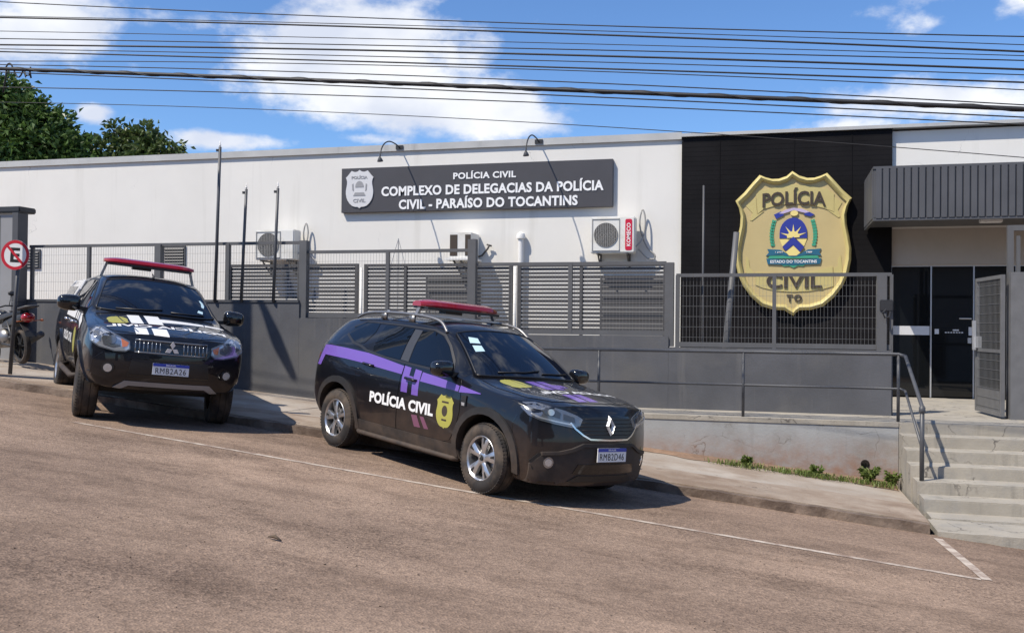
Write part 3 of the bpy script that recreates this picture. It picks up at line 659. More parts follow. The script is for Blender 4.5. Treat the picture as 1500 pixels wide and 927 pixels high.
# bare twig antenna rising behind the fence
bm = BM(); b0 = Vector((-7.28, 17.9, WALK-.01))
tube(bm, [b0, b0+Vector((.0, 0, 2.95))], .009, 6)
for s in (-1, 1):
    tube(bm, [b0+Vector((0, 0, 2.94)), b0+Vector((s*.13, .0, 2.5)), b0+Vector((s*.2, 0, 2.1))], .006, 5)
tag(obj('thin_stake', bm, M['badge_line']), 'thin forked stake against the white facade under the sign board', 'stake')

# ------------------------------------------------------------------ the big gold badge
bg_ = empty('gold_badge', 'huge gold shield badge with a blue and green coat of arms on dark cladding', 'emblem', (.335, Yw-.098, 1.60))
K = 2.66
def fb(u, v, w): return (u, -w, v)
bm = BM(); fs = prism(bm, shield(K), .07, fb); obj('backplate', bm, M['gold_field'], bg_)
o_, i_ = shield(K), [(u*.905, v*.915) for u, v in shield(K)]; m_ = [((a[0]+b[0])/2, (a[1]+b[1])/2) for a, b in zip(o_, i_)]
bm = BM(); n = len(o_)
rings = [[bm.verts.new(fb(u, v, w)) for u, v in P] for P, w in ((o_, .068), ([(u*.995, v*.995) for u, v in o_], .115), (m_, .15), ([(u*1.005, v*1.005) for u, v in i_], .115), (i_, .068))]
for a, b in zip(rings, rings[1:]):
    for k in range(n): bm.faces.new((a[k], a[(k+1) % n], b[(k+1) % n], b[k]))
obj('rim', bm, M['gold'], bg_, 50)
pxm = K/853
def P(pts): return [((a-331)*pxm, (467-b)*pxm) for a, b in pts]
bm = BM()
prism(bm, P([(140, 150), (330, 118), (520, 150), (560, 180), (560, 285), (500, 262), (420, 240), (330, 232), (240, 240), (160, 262), (128, 290), (118, 175)]), .085, fb, .0)
prism(bm, P([(60, 240), (118, 190), (125, 290), (165, 275), (95, 330), (85, 325), (100, 285)]), .08, fb); prism(bm, P([(605, 232), (562, 200), (560, 285), (520, 272), (585, 320), (595, 315), (582, 275)]), .08, fb)
obj('banner', bm, M['gold'], bg_); bm = BM()
prism(bm, P([(120, 635), (330, 660), (555, 605), (560, 720), (500, 738), (420, 750), (330, 754), (240, 748), (160, 730), (118, 712)]), .085, fb)
prism(bm, P([(585, 560), (600, 540), (610, 640), (560, 655), (562, 612), (585, 605)]), .08, fb); prism(bm, P([(78, 560), (65, 545), (60, 640), (112, 660), (110, 640), (85, 610)]), .08, fb)
obj('banner', bm, M['gold'], bg_)
bm = BM()
def arc_text(s, w, h, cx, cy, bend):
    me = text_mesh(s, w=w, h=h, bold=.022)
    put_text(bm, me, lambda u, v, q: fb((cx-331)*pxm+u, (467-cy)*pxm+v-bend*u*u, .085+q), .022)
arc_text('POLÍCIA', 1.12, .32, 335, 190, .10); obj('lettering', bm, M['brown'], bg_); bm = BM(); arc_text('CIVIL', .98, .25, 338, 692, -.03); obj('lettering', bm, M['brown'], bg_); bm = BM()
put_text(bm, text_mesh('TO', w=.27, h=.13, bold=.03, spacing=1.25), lambda u, v, q: fb(u+.03, v-(790-467)*pxm, .07+q), .025)
obj('lettering', bm, M['brown'], bg_)
# coat of arms
bm = BM(); prism(bm, P([(333-78, 437)]+[(333+78*math.cos(R(a)), 408+92*math.sin(R(a))*-1) for a in range(180, -1, -12)]+[(411, 437)]), .09, fb); prism(bm, P([(333, 428), (395, 490), (372, 520), (333, 478), (292, 512), (272, 488)]), .10, fb)
coat = obj('coat_of_arms', bm, M['blue'], bg_)
bm = BM(); prism(bm, P([(300, 436)]+[(333+36*math.cos(R(a)), 432-36*math.sin(R(a))) for a in range(180, -1, -15)]), .097, fb)
for a in (20, 55, 90, 125, 160):
    c, s = math.cos(R(a)), math.sin(R(a)); prism(bm, P([(333+32*c-6*s, 430-32*s-6*c), (333+32*c+6*s, 430-32*s+6*c), (333+78*c, 432-78*s)]), .096, fb)
prism(bm, P([(333, 480), (375, 522), (352, 540), (310, 540), (290, 518)]), .094, fb); prism(bm, P([(255, 440), (330, 428), (272, 486)]), .08, fb); prism(bm, P([(411, 440), (338, 428), (394, 486)]), .08, fb)
bm2 = BM(); prism(bm2, ellipse(.02, (467-290)*pxm, .07, .05, 12), .10, fb); obj('crest_star', bm2, M['yellow'], coat)
obj('sun', bm, M['yellow'], coat)
bm = BM()
for s in (-1, 1):
    for k in range(9):
        t = k/8; cx, cy = 333+s*(112+14*math.sin(t*2.6)), 345+140*t
        for q in (-1, 1):
            a = R(-62 if q*s > 0 else -118)-s*.25; L_, w_ = 22, 8
            c, sn = math.cos(a), math.sin(a); prism(bm, P([(cx, cy), (cx+L_*.5*c-w_*sn, cy+L_*.5*sn+w_*c), (cx+L_*c, cy+L_*sn), (cx+L_*.5*c+w_*sn, cy+L_*.5*sn-w_*c)]), .085+.004*q, fb)
prism(bm, P([(200, 540), (470, 540), (480, 556), (190, 556)]), .088, fb); prism(bm, P([(250, 585), (420, 585), (390, 602), (360, 600), (335, 612), (310, 600), (280, 602)]), .088, fb)
obj('laurel', bm, M['green'], coat)
bm = BM(); prism(bm, P([(185, 500), (260, 505), (300, 530), (335, 536), (375, 530), (415, 505), (490, 500), (480, 520), (492, 540), (415, 535), (335, 548), (260, 535), (178, 540), (195, 520)]), .092, fb)
obj('ribbon', bm, M['teal'], coat); bm = BM(); prism(bm, P([(180, 556), (335, 566), (492, 556), (485, 590), (335, 596), (188, 590)]), .094, fb)
rb = obj('ribbon', bm, M['teal'], coat)
for P4 in ([(222, 296), (262, 278), (280, 300), (236, 322)], [(452, 300), (412, 278), (392, 300), (430, 312)]): bm = BM(); prism(bm, P(P4), .092, fb); obj('ribbon_end', bm, M['blue'], coat)
for s_, cx, cy, w, h in (('1 JAN', 252, 520, .13, .03), ('1989', 424, 520, .10, .03), ('ESTADO DO TOCANTINS', 335, 575, .82, .055)):
    bm = BM(); put_text(bm, text_mesh(s_, w=w, h=h, bold=.02), lambda u, v, q: fb((cx-331)*pxm+u, (467-cy)*pxm+v, .095+q), .004); obj('ribbon_lettering', bm, M['white'], coat)
bm = BM(); prism(bm, P([(250, 290), (290, 268), (335, 258), (380, 265), (425, 285), (400, 290), (335, 272), (275, 292)]), .096, fb); obj('scroll', bm, M['pink'], coat)

# ------------------------------------------------------------------ entrance gate
gf = empty('gate_portal', 'grey steel gate portal with a wide post at the right of the steps', 'gate portal', (3.3, Yd, WALK))
gx = 3.11
bm = BM(); box(bm, gx-.005, gx+.20, Yd-.02, Yd+.14, WALK-.01, .82); obj('wide_post', rel(bm, gf), M['gate_grey'], gf)
bm = BM(); bar(bm, (gx+.03, Yd+.20, WALK-.004), (gx+.03, Yd+.20, 1.40), .075, .075); bar(bm, (gx-.0075, Yd+.20, 1.437), (7, Yd+.20, 1.437), .075, .075); bar(bm, (gx+.13, Yd+.20, .82), (gx+.13, Yd+.20, 1.33), .05, .03); obj('portal', rel(bm, gf), M['fence'], gf)
bm = BM(); box(bm, gx+.23, gx+.29, Yd, Yd+.06, WALK-.004, .80); box(bm, gx+.29, 5.0, Yd, Yd+.06, .74, .80); box(bm, gx+.29, 5.0, Yd, Yd+.06, WALK+.04, WALK+.1); box(bm, gx+.29, 5.0, Yd, Yd+.06, -.30, -.24); obj('fixed_leaf_frame', rel(bm, gf), M['fence'], gf)
bm = BM()
for k in range(1, 30): bar(bm, (gx+.29+.055*k, Yd+.03, WALK+.1), (gx+.29+.055*k, Yd+.03, .74), .004, .004)
for k in range(1, 14): bar(bm, (gx+.29, Yd+.034, WALK+.1+.13*k), (5.0, Yd+.034, WALK+.1+.13*k), .004, .004)
obj('wire_mesh', rel(bm, gf), M['mesh'], gf)
gt = empty('entrance_gate', 'grey wire gate leaf standing open inward before the glass door', 'gate', (3.02, Yd+.06, WALK))
gt.rotation_euler = (0, 0, R(96))           # swung open; local x runs along the leaf
GH, GW = 1.97, 1.08
bm = BM()
for x in (0, GW): bar(bm, (x, 0, .03), (x, 0, GH), .05, .05)
for z in (.055, GH-.025): bar(bm, (.025, 0, z), (GW-.025, 0, z), .045, .05)
bar(bm, (.025, 0, .92), (GW-.025, 0, .92), .04, .045)
obj('frame', bm, M['gate_grey'], gt)
bm = BM()
for k in range(1, 21): bar(bm, (GW*k/21, .01, .06), (GW*k/21, .01, GH-.03), .004, .004)
for k in range(1, 15): bar(bm, (.02, .014, GH*k/15), (GW-.02, .014, GH*k/15), .004, .004)
obj('wire_mesh', bm, M['mesh'], gt)
bm = BM(); box(bm, .03, GW-.03, -.008, .004, .08, .38); obj('kick_plate', bm, M['gate_grey'], gt)
bm = BM(); bar(bm, (GW-.06, .06, .92), (GW-.01, .05, 1.35), .03, .05); box(bm, GW-.1, GW+.02, -.03, .05, .95, 1.12); obj('latch', bm, M['alu'], gt)
# ------------------------------------------------------------------ vehicles
def interp(tab, t):
    if t <= tab[0][0]: return tab[0][1]
    for (a, b), (c, d) in zip(tab, tab[1:]):
        if t <= c: return b+(d-b)*(t-a)/(c-a)
    return tab[-1][1]
def loft_body(name, stations, xf, xr, creases, row_creases, m, level, arches, parent):
    """stations: rings of half points (x,y>=0,z) front to rear, y=0 at both ends; xf / xr give the bulge of nose and tail"""
    bm = BM(); nc = len(stations[0]); G = []
    for st in stations:
        row = []
        for s in (1, -1):
            for j, (x, y, z) in enumerate(st):
                if s < 0 and y == 0: row.append(row[j]); continue
                row.append(bm.verts.new((x, s*y, z)))
        G.append((row[:nc], row[nc:]))
    for a, b in zip(G, G[1:]):
        for s in (0, 1):
            for j in range(nc-1):
                q = (a[s][j], b[s][j], b[s][j+1], a[s][j+1]); bm.faces.new(q if s else q[::-1])
    # nose and tail caps: strips across, bulged
    for (L_, R_), fx, flip in ((G[0], xf, 0), (G[-1], xr, 1)):
        rows = []
        for j in range(nc):
            l, r = L_[j], R_[j]
            if l is r: rows.append([l]); continue
            row = [r]
            for t in (-.5, 0, .5): 
                y = t*l.co.y; row.append(bm.verts.new((fx(abs(y), l.co.z, l.co.x), y, l.co.z)))
            rows.append(row+[l])
        for a, b in zip(rows, rows[1:]):
            if len(a) == 1 or len(b) == 1:
                o, many = (a[0], b) if len(a) == 1 else (b[0], a)
                for p, q in zip(many, many[1:]): bm.faces.new((o, p, q))
            else:
                for k in range(4): bm.faces.new((a[k], a[k+1], b[k+1], b[k]))
    bmesh.ops.recalc_face_normals(bm, faces=bm.faces[:])
    cl = bm.edges.layers.float.get('crease_edge') or bm.edges.layers.float.new('crease_edge')
    idx = {}
    for i, (l, r) in enumerate(G):
        for s, row in enumerate((l, r)):
            for j, v in enumerate(row): idx[v] = (i, j)
    for e in bm.edges:
        a, b = idx.get(e.verts[0]), idx.get(e.verts[1])
        if not a or not b: continue
        if a[1] == b[1] and a[1] in creases: e[cl] = creases[a[1]]
        if a[0] == b[0] and a[0] in row_creases:
            lo, hi, c = row_creases[a[0]]
            if lo <= min(a[1], b[1]) and max(a[1], b[1]) <= hi: e[cl] = c
    me = bpy.data.meshes.new(name); bm.to_mesh(me); bm.free()
    o = bpy.data.objects.new(name, me); COL.objects.link(o)
    sm = o.modifiers.new('s', 'SUBSURF'); sm.levels = level+1; sm.render_levels = level+1
    cutters = []
    for ax, r, y0, y1, zc in arches:
        for s in (1, -1):
            cb = BM(); a, b = sorted((s*y0, s*y1))
            lathe(cb, [(0, 0), (0, r), (b-a, r), (b-a, 0)], (ax, a, zc), (0, 1, 0), 40)
            bmesh.ops.remove_doubles(cb, verts=cb.verts, dist=1e-3); bmesh.ops.recalc_face_normals(cb, faces=cb.faces[:])
            cm = bpy.data.meshes.new('cut'); cb.to_mesh(cm); cb.free(); cm.materials.append(m[1]); co = bpy.data.objects.new('cut', cm); COL.objects.link(co); cutters.append(co)
    bpy.context.view_layer.update()
    bvh_me = bpy.data.meshes.new_from_object(o.evaluated_get(_dg()))
    tb = bmesh.new(); tb.from_mesh(bvh_me); bvh = BVHTree.FromBMesh(tb); tb.free(); sm.levels = level; bpy.data.meshes.remove(bvh_me)
    o.data.materials.append(m[0])
    for c in cutters:
        md = o.modifiers.new('b', 'BOOLEAN'); md.object = c; md.operation = 'DIFFERENCE'; md.solver = 'EXACT'; md.material_mode = 'TRANSFER'
    bpy.context.view_layer.update()
    res = bpy.data.meshes.new_from_object(o.evaluated_get(_dg()))
    for c in cutters: bpy.data.objects.remove(c)
    o.modifiers.clear(); o.data = res
    for p in res.polygons: p.use_smooth = True
    res.set_sharp_from_angle(angle=R(38)); o.parent = parent
    return o, bvh
class Skin:
    """lays pieces on a vehicle body: a flat outline is cut fine, dropped on the body along one direction and given an edge"""
    def __init__(s, bvh, root, nose): s.bvh = bvh; s.root = root; s.nose = nose
    def proj(s, origin, d, off):
        h = s.bvh.ray_cast(origin, d, 8)
        if h[0] is None:
            n = s.bvh.find_nearest(origin+d*2.0); return n[0]-d*off
        return h[0]-d*off
    def lay(s, name, faces, to3, d, off, m, parent=None, rim=.012, step=.05, label=None, smooth=35, relax=0):
        """faces: list of polygons or a mesh in (u,v); to3(u,v) -> point far outside the body"""
        bm = BM()
        if isinstance(faces, bpy.types.Mesh):
            bm.from_mesh(faces); bmesh.ops.remove_doubles(bm, verts=bm.verts, dist=1e-5)
        else:
            for poly in faces: bm.faces.new([bm.verts.new((u, v, 0)) for u, v in poly])
            bmesh.ops.remove_doubles(bm, verts=bm.verts, dist=1e-5); bmesh.ops.triangulate(bm, faces=bm.faces[:])
        us = [v.co.x for v in bm.verts]; vs = [v.co.y for v in bm.verts]
        for ax, lo, hi in ((0, min(us), max(us)), (1, min(vs), max(vs))):
            k = lo+step
            while k < hi-1e-4:
                no = Vector((1, 0, 0)) if ax == 0 else Vector((0, 1, 0)); co = no*k
                bmesh.ops.bisect_plane(bm, geom=bm.verts[:]+bm.edges[:]+bm.faces[:], plane_co=co, plane_no=no, dist=1e-5); k += step
        d = Vector(d).normalized()
        for v in bm.verts: v.co = s.proj(Vector(to3(v.co.x, v.co.y)), d, off)
        for _ in range(relax): bmesh.ops.smooth_vert(bm, verts=[v for v in bm.verts if not v.is_boundary], factor=.5, use_axis_x=True, use_axis_y=True, use_axis_z=True)
        for f in bm.faces:
            f.normal_update()
            if f.normal.dot(d) > 0: f.normal_flip()
        be = [e for e in bm.edges if len(e.link_faces) == 1]
        if rim:
            low = {}
            for e in be:
                for v in e.verts:
                    if v not in low: low[v] = bm.verts.new(v.co+d*(off+rim))
            for e in be:
                a, b = e.verts; f = bm.faces.new((a, b, low[b], low[a])); f.normal_update()
        return obj(name, bm, m, parent or s.root, smooth, label)
    # side view (x,z) onto flank sgn (+1 left, -1 right); front view (y,z); top view (x,y)
    def side(s, name, polys, sg, off, m, **k): return s.lay(name, polys, lambda u, v: (u, sg*3, v), (0, -sg, 0), off, m, **k)
    def front(s, name, polys, off, m, **k): return s.lay(name, polys, lambda u, v: (5, u, v), (-1, 0, 0), off, m, **k)
    def back(s, name, polys, off, m, **k): return s.lay(name, polys, lambda u, v: (-5, u, v), (1, 0, 0), off, m, **k)
    def top(s, name, polys, off, m, **k): return s.lay(name, polys, lambda u, v: (u, v, 4), (0, 0, -1), off, m, **k)
    def corner(s, name, polys, sg, ang, off, m, **k):
        """seen along a direction turned ang degrees from straight ahead towards flank sg; u is the half width at the nose"""
        dx, dy = math.cos(R(ang)), sg*math.sin(R(ang))
        return s.lay(name, polys, lambda u, v: (s.nose+dx*4, sg*u+dy*4, v), (-dx, -dy, 0), off, m, **k)
def windscreen(S, base, top, hw0, hw1, root):
    """smoothly curved glass between the cowl line and the roof line (x as a function of half width), resting on the body"""
    dn = Vector((0, 0, -1)); nu, nv = 24, 14; pts = []
    for i in range(nu+1):
        s = -1+2*i/nu; y0, y1 = s*hw0, s*hw1
        B_ = S.proj(Vector((interp(base, abs(y0)), y0, 4)), dn, 0); T_ = S.proj(Vector((interp(top, abs(y1)), y1, 4)), dn, 0); pts.append((B_, T_))
    def poly(vals):          # even quadratic-quartic fit across the width
        import numpy as np
        s = np.linspace(-1, 1, len(vals)); A = np.stack([np.ones_like(s), s**2, s**4], 1); return A @ np.linalg.lstsq(A, np.array(vals), rcond=None)[0]
    cx0, cz0, cx1, cz1 = (poly([p[k][a] for p in pts]) for k, a in ((0, 0), (0, 2), (1, 0), (1, 2)))
    need = 0; grid = []
    for i in range(nu+1):
        s = -1+2*i/nu; col = []
        for j in range(nv+1):
            t = j/nv; p = Vector((cx0[i]+(cx1[i]-cx0[i])*t, s*(hw0+(hw1-hw0)*t), cz0[i]+(cz1[i]-cz0[i])*t+.022*math.sin(math.pi*t)))
            h = S.proj(Vector((p.x, p.y, 4)), dn, 0).z; need = max(need, h-p.z); col.append(p)
        grid.append(col)
    bm = BM(); V = [[bm.verts.new(p+Vector((0, 0, need+.003))) for p in col] for col in grid]
    for i in range(nu):
        for j in range(nv): bm.faces.new((V[i][j], V[i][j+1], V[i+1][j+1], V[i+1][j]))
    rim = [V[i][0] for i in range(nu+1)]+V[nu][1:]+[V[i][nv] for i in range(nu-1, -1, -1)]+V[0][nv-1:0:-1]
    low = [bm.verts.new(v.co-Vector((0, 0, need+.03))) for v in rim]
    for k in range(len(rim)): bm.faces.new((rim[k], rim[(k+1) % len(rim)], low[(k+1) % len(rim)], low[k]))
    bmesh.ops.recalc_face_normals(bm, faces=bm.faces[:])
    outline = [v.co.copy() for v in rim]
    g = obj('windscreen', bm, M['windshield'], root, 30)
    tb = bmesh.new(); tb.from_mesh(g.data); S2 = Skin(BVHTree.FromBMesh(tb), root, S.nose); tb.free()
    return g, S2, outline
def rib2(pts, w):
    """outline of a ribbon along a polyline"""
    L_, R_ = [], []
    for i, p in enumerate(pts):
        a = Vector(pts[max(0, i-1)]); b = Vector(pts[min(len(pts)-1, i+1)]); d = (b-a).normalized(); n = Vector((-d.y, d.x))*w/2; p = Vector(p)
        L_.append(tuple(p+n)); R_.append(tuple(p-n))
    return [[L_[i], L_[i+1], R_[i+1], R_[i]] for i in range(len(pts)-1)]
def wheel(root, x, y, r, wd, rim_r, kind, sg, rot=0, steer=0):
    """tyre > , rim > under the vehicle; sg = outward side"""
    T = Matrix.Translation((x, y, r)) @ Matrix.Rotation(steer, 4, 'Z')
    def fin(o, par): 
        o.data.transform(T) ; return o
    h = wd/2; bm = BM()
    lathe(bm, [(-h+.01, rim_r-.01), (-h, rim_r+.012), (-h-.004, rim_r+.05), (-h+.004, r-.05), (-h+.02, r-.02), (-h+.04, r-.004), (-h+.06, r), (-.045, r), (-.042, r-.008), (-.034, r-.008), (-.031, r), (.031, r), (.034, r-.008), (.042, r-.008), (.045, r), (h-.06, r), (h-.04, r-.004), (h-.02, r-.02), (h-.004, r-.05), (h+.004, rim_r+.05), (h, rim_r+.012), (h-.01, rim_r-.01)], (0, 0, 0), (0, 1, 0), 56, closed=True)
    # tread shoulder blocks
    for k in range(60):
        a = 2*math.pi*k/60; c, s = math.cos(a), math.sin(a)
        for q in (-1, 1):
            p0 = Vector((c*(r-.016), q*(h-.018), s*(r-.016))); p1 = Vector((c*(r-.003), q*(h-.055), s*(r-.003))); bar(bm, p0, p1, .022, .010, up=Vector((c, 0, s)))
    w = obj('wheel', bm, M['tyre'], root, 40); fin(w, root)
    bm = BM(); yo = sg*(h-.035)
    lathe(bm, [(sg*(h-.012), rim_r-.004), (sg*(h-.006), rim_r-.012), (sg*(h-.02), rim_r-.026), (sg*(h-.05), rim_r-.03), (-sg*h*.6, rim_r-.03)], (0, 0, 0), (0, 1, 0), 48)
    sp_n, wide = (5, 1.0) if kind == 'suv' else (6, .9)
    for k in range(sp_n):
        a = rot+2*math.pi*k/sp_n; c, s = math.cos(a), math.sin(a)
        def q(rad, t, dy): return Vector((c*rad-s*t, sg*(h-.03)+sg*dy, s*rad+c*t))
        prof = [(.045, .030, .0), (.08, .030, .004), (rim_r*.55, .043, .006), (rim_r*.80, .058, .004), (rim_r-.02, .074, -.002)]
        fr, bk = [], []
        for rad, t, dy in prof: fr.append((bm.verts.new(q(rad, -t*wide, dy-.004)), bm.verts.new(q(rad, -t*wide*.55, dy+.006)), bm.verts.new(q(rad, t*wide*.55, dy+.006)), bm.verts.new(q(rad, t*wide, dy-.004)))); bk.append((bm.verts.new(q(rad, -t*wide, dy-.04)), bm.verts.new(q(rad, t*wide, dy-.04))))
        for i in range(len(prof)-1):
            A, B = fr[i], fr[i+1]
            for j in range(3): bm.faces.new((A[j], A[j+1], B[j+1], B[j]))
            bm.faces.new((A[0], B[0], bk[i+1][0], bk[i][0])); bm.faces.new((A[3], bk[i][1], bk[i+1][1], B[3]))
    lathe(bm, [(sg*(h-.07), .06), (sg*(h-.03), .06), (sg*(h-.024), .05), (sg*(h-.022), .032), (sg*(h-.028), .03), (sg*(h-.03), 0)], (0, 0, 0), (0, 1, 0), 24)
    rm = obj('rim', bm, M['rim'], w, 35); fin(rm, w)
    bm = BM()
    lathe(bm, [(sg*(h-.022), .026), (sg*(h-.017), .022), (sg*(h-.017), 0)], (0, 0, 0), (0, 1, 0), 18)
    if kind == 'suv':           # dark slot in each spoke
        for k in range(sp_n):
            a = rot+2*math.pi*k/sp_n; c, s = math.cos(a), math.sin(a)
            pts = [(rim_r*.62, -.006), (rim_r*.90, -.016), (rim_r*.90, .016), (rim_r*.62, .006)]
            b2 = BM(); prism(b2, pts, .002, lambda u, v, w_: (c*u-s*v, sg*(h-.0185+w_), s*u+c*v)); fin(obj('spoke_inset', b2, M['rim_dark'], w), w)
    fin(obj('hub', bm, M['rim_dark'], w), w)
    bm = BM(); lathe(bm, [(sg*(h-.11), rim_r-.031), (sg*(h-.11), 0)], (0, 0, 0), (0, 1, 0), 32); fin(obj('wheel_back', bm, M['rim_dark'], w), w)
    bm = BM(); lathe(bm, [(sg*(h-.095), .13), (sg*(h-.085), .13), (sg*(h-.085), .05)], (0, 0, 0), (0, 1, 0), 28); fin(obj('brake_disc', bm, M['steel'], w, 30), w)
    return w
def plate(root, x, y, z, text, w=.40, h=.13, tilt=-4, yaw=0):
    T = Matrix.Translation((x, y, z)) @ Matrix.Rotation(R(yaw), 4, 'Z') @ Matrix.Rotation(R(tilt), 4, 'Y')
    f = lambda u, v, q: T @ Vector((q, u, v))
    bm = BM(); prism(bm, [(-w/2, -h/2), (w/2, -h/2), (w/2, h/2), (-w/2, h/2)], .008, f); p = obj('number_plate', bm, M['plate_white'], root)
    bm = BM(); prism(bm, [(-w/2, h/2-.034), (w/2, h/2-.034), (w/2, h/2), (-w/2, h/2)], .002, f, .008); obj('blue_band', bm, M['plate_blue'], p)
    bm = BM(); put_text(bm, text_mesh(text, w=w*.84, h=.064, bold=.0, spacing=1.15), lambda u, v, q: f(u, v-.018, .008+q), .002); obj('characters', bm, M['ink'], p)
    bm = BM(); put_text(bm, text_mesh('BRASIL', w=.11, h=.016, bold=.01), lambda u, v, q: f(u, v+h/2-.017, .0101+q), .001); obj('band_lettering', bm, M['white'], p)
    return p
def light_bar(root, x, z, hw, feet, dep=.15, ht=.085):
    """red emergency light bar across the roof with its bracket feet"""
    bm = BM(); prof = []
    n = 14; rings = []
    for i in range(n+1):
        y = -hw+2*hw*i/n; t = abs(y)/hw; k = 1-.45*max(0, (t-.72)/.28)**2; d = dep*k; hgt = ht*(1-.35*max(0, (t-.6)/.4)**2)
        rings.append([bm.verts.new((x+a*d-.03*t*t, y, z+b*hgt)) for a, b in ((.95, .0), (1, .25), (.85, .75), (.4, 1), (-.4, 1), (-.85, .75), (-1, .25), (-.95, 0))])
    for a, b in zip(rings, rings[1:]):
        for k in range(8): bm.faces.new((a[k], a[(k+1) % 8], b[(k+1) % 8], b[k]))
    bm.faces.new(rings[0]); bm.faces.new(rings[-1][::-1]); bmesh.ops.recalc_face_normals(bm, faces=bm.faces[:])
    lb = obj('light_bar', bm, M['red_lens'], root, 40)
    bm = BM(); box(bm, x-dep*.92, x+dep*.92, -hw*.93, hw*.93, z-.028, z-.002); box(bm, x-.06, x+.07, -.22, .02, z-.06, z-.028); obj('base', bm, M['plastic_clean'], lb)
    for s in (-1, 1):
        bm = BM()
        for a, b in zip(feet, feet[1:]): bar(bm, (a[0], s*a[1], a[2]), (b[0], s*b[1], b[2]), .05, .03)
        obj('mounting_foot', bm, M['steel'], lb)
    return lb
def mirror_wing(root, x, y, z, s, size, m):
    bm = BM(); a, b, c = size
    ball(bm, (0, 0, 0), 1, 3, (1, 1, 1))
    for v in bm.verts:
        p = v.co.copy(); 
        ex = lambda t: math.copysign(abs(t)**.62, t)
        v.co = Vector((x+(ex(p.x)*a if p.x > 0 else max(p.x, -.35)*a), y+s*ex(p.y)*b, z+ex(p.z)*c*(1-.12*p.y)))
    w = obj('wing_mirror', bm, m, root, 50)
    bm = BM(); bar(bm, (x-.02, y-s*b*.7, z-c*.5), (x+.03, y-s*(b+.14), z-c*.75), .10, .05); obj('mirror_arm', bm, M['plastic_clean'], w)
    bm = BM(); prism(bm, ellipse(0, 0, b*.85, c*.82, 20), .004, lambda u, v, q: (x-.37*a-q, y+u, z+v)); obj('mirror_glass', bm, M['car_glass'], w)
    return w
def wiper(root, pts, sk):
    bm = BM(); P_ = [sk.proj(Vector((p[0], p[1], 4)), Vector((0, 0, -1)), .012) for p in pts]
    tube(bm, P_, .009, 6); return obj('wiper', bm, M['plastic_clean'], root, True)
def place_on_road(root, x, y, heading, wb, tr, roll=0.):
    c, s = math.cos(heading), math.sin(heading); pts = []
    for a, b in ((wb/2, -tr/2), (wb/2, tr/2), (-wb/2, tr/2), (-wb/2, -tr/2)):
        px, py = x+c*a-s*b, y+s*a+c*b; pts.append(Vector((px, py, zr(px, py))))
    f = ((pts[0]+pts[1])-(pts[2]+pts[3])).normalized(); l = ((pts[1]+pts[2])-(pts[0]+pts[3])).normalized(); u = f.cross(l).normalized(); l = u.cross(f)
    ce = sum(pts, Vector())/4
    root.matrix_world = Matrix(((f.x, l.x, u.x, ce.x), (f.y, l.y, u.y, ce.y), (f.z, l.z, u.z, ce.z-.004), (0, 0, 0, 1)))

# ---- the compact SUV with the purple band
suv = empty('police_car', 'black police suv with a purple band, red roof light bar and white door lettering', 'car', group=None)
def suv_xf(y, z, x0): return interp([(.15, 2.06), (.22, 2.12), (.36, 2.175), (.60, 2.18), (.66, 2.155), (.80, 2.145), (.90, 2.115), (.94, 2.07), (.97, 2.03)], z)-.275*(y/.82)**3.8
def suv_xr(y, z, x0): return x0-.06*(1-(y/.85)**2)
fy = [(.20, 0), (.20, .60), (.218, .765), (.38, .80), (.58, .805), (.76, .80), (.875, .77), (.930, .64), (.948, .42), (.958, .2), (.962, 0)]
ring0 = [(suv_xf(y, z, 0), y, z) for z, y in fy]
def side_ring(x, zb, ys, top):
    """lower columns shared by all side stations: ys = sill, low, mid, shoulder half widths"""
    return [(x, 0, zb), (x, .68, zb), (x, ys[0], zb+.06), (x, ys[1], .45), (x, ys[2], .71), (x, ys[3], .93)]+top
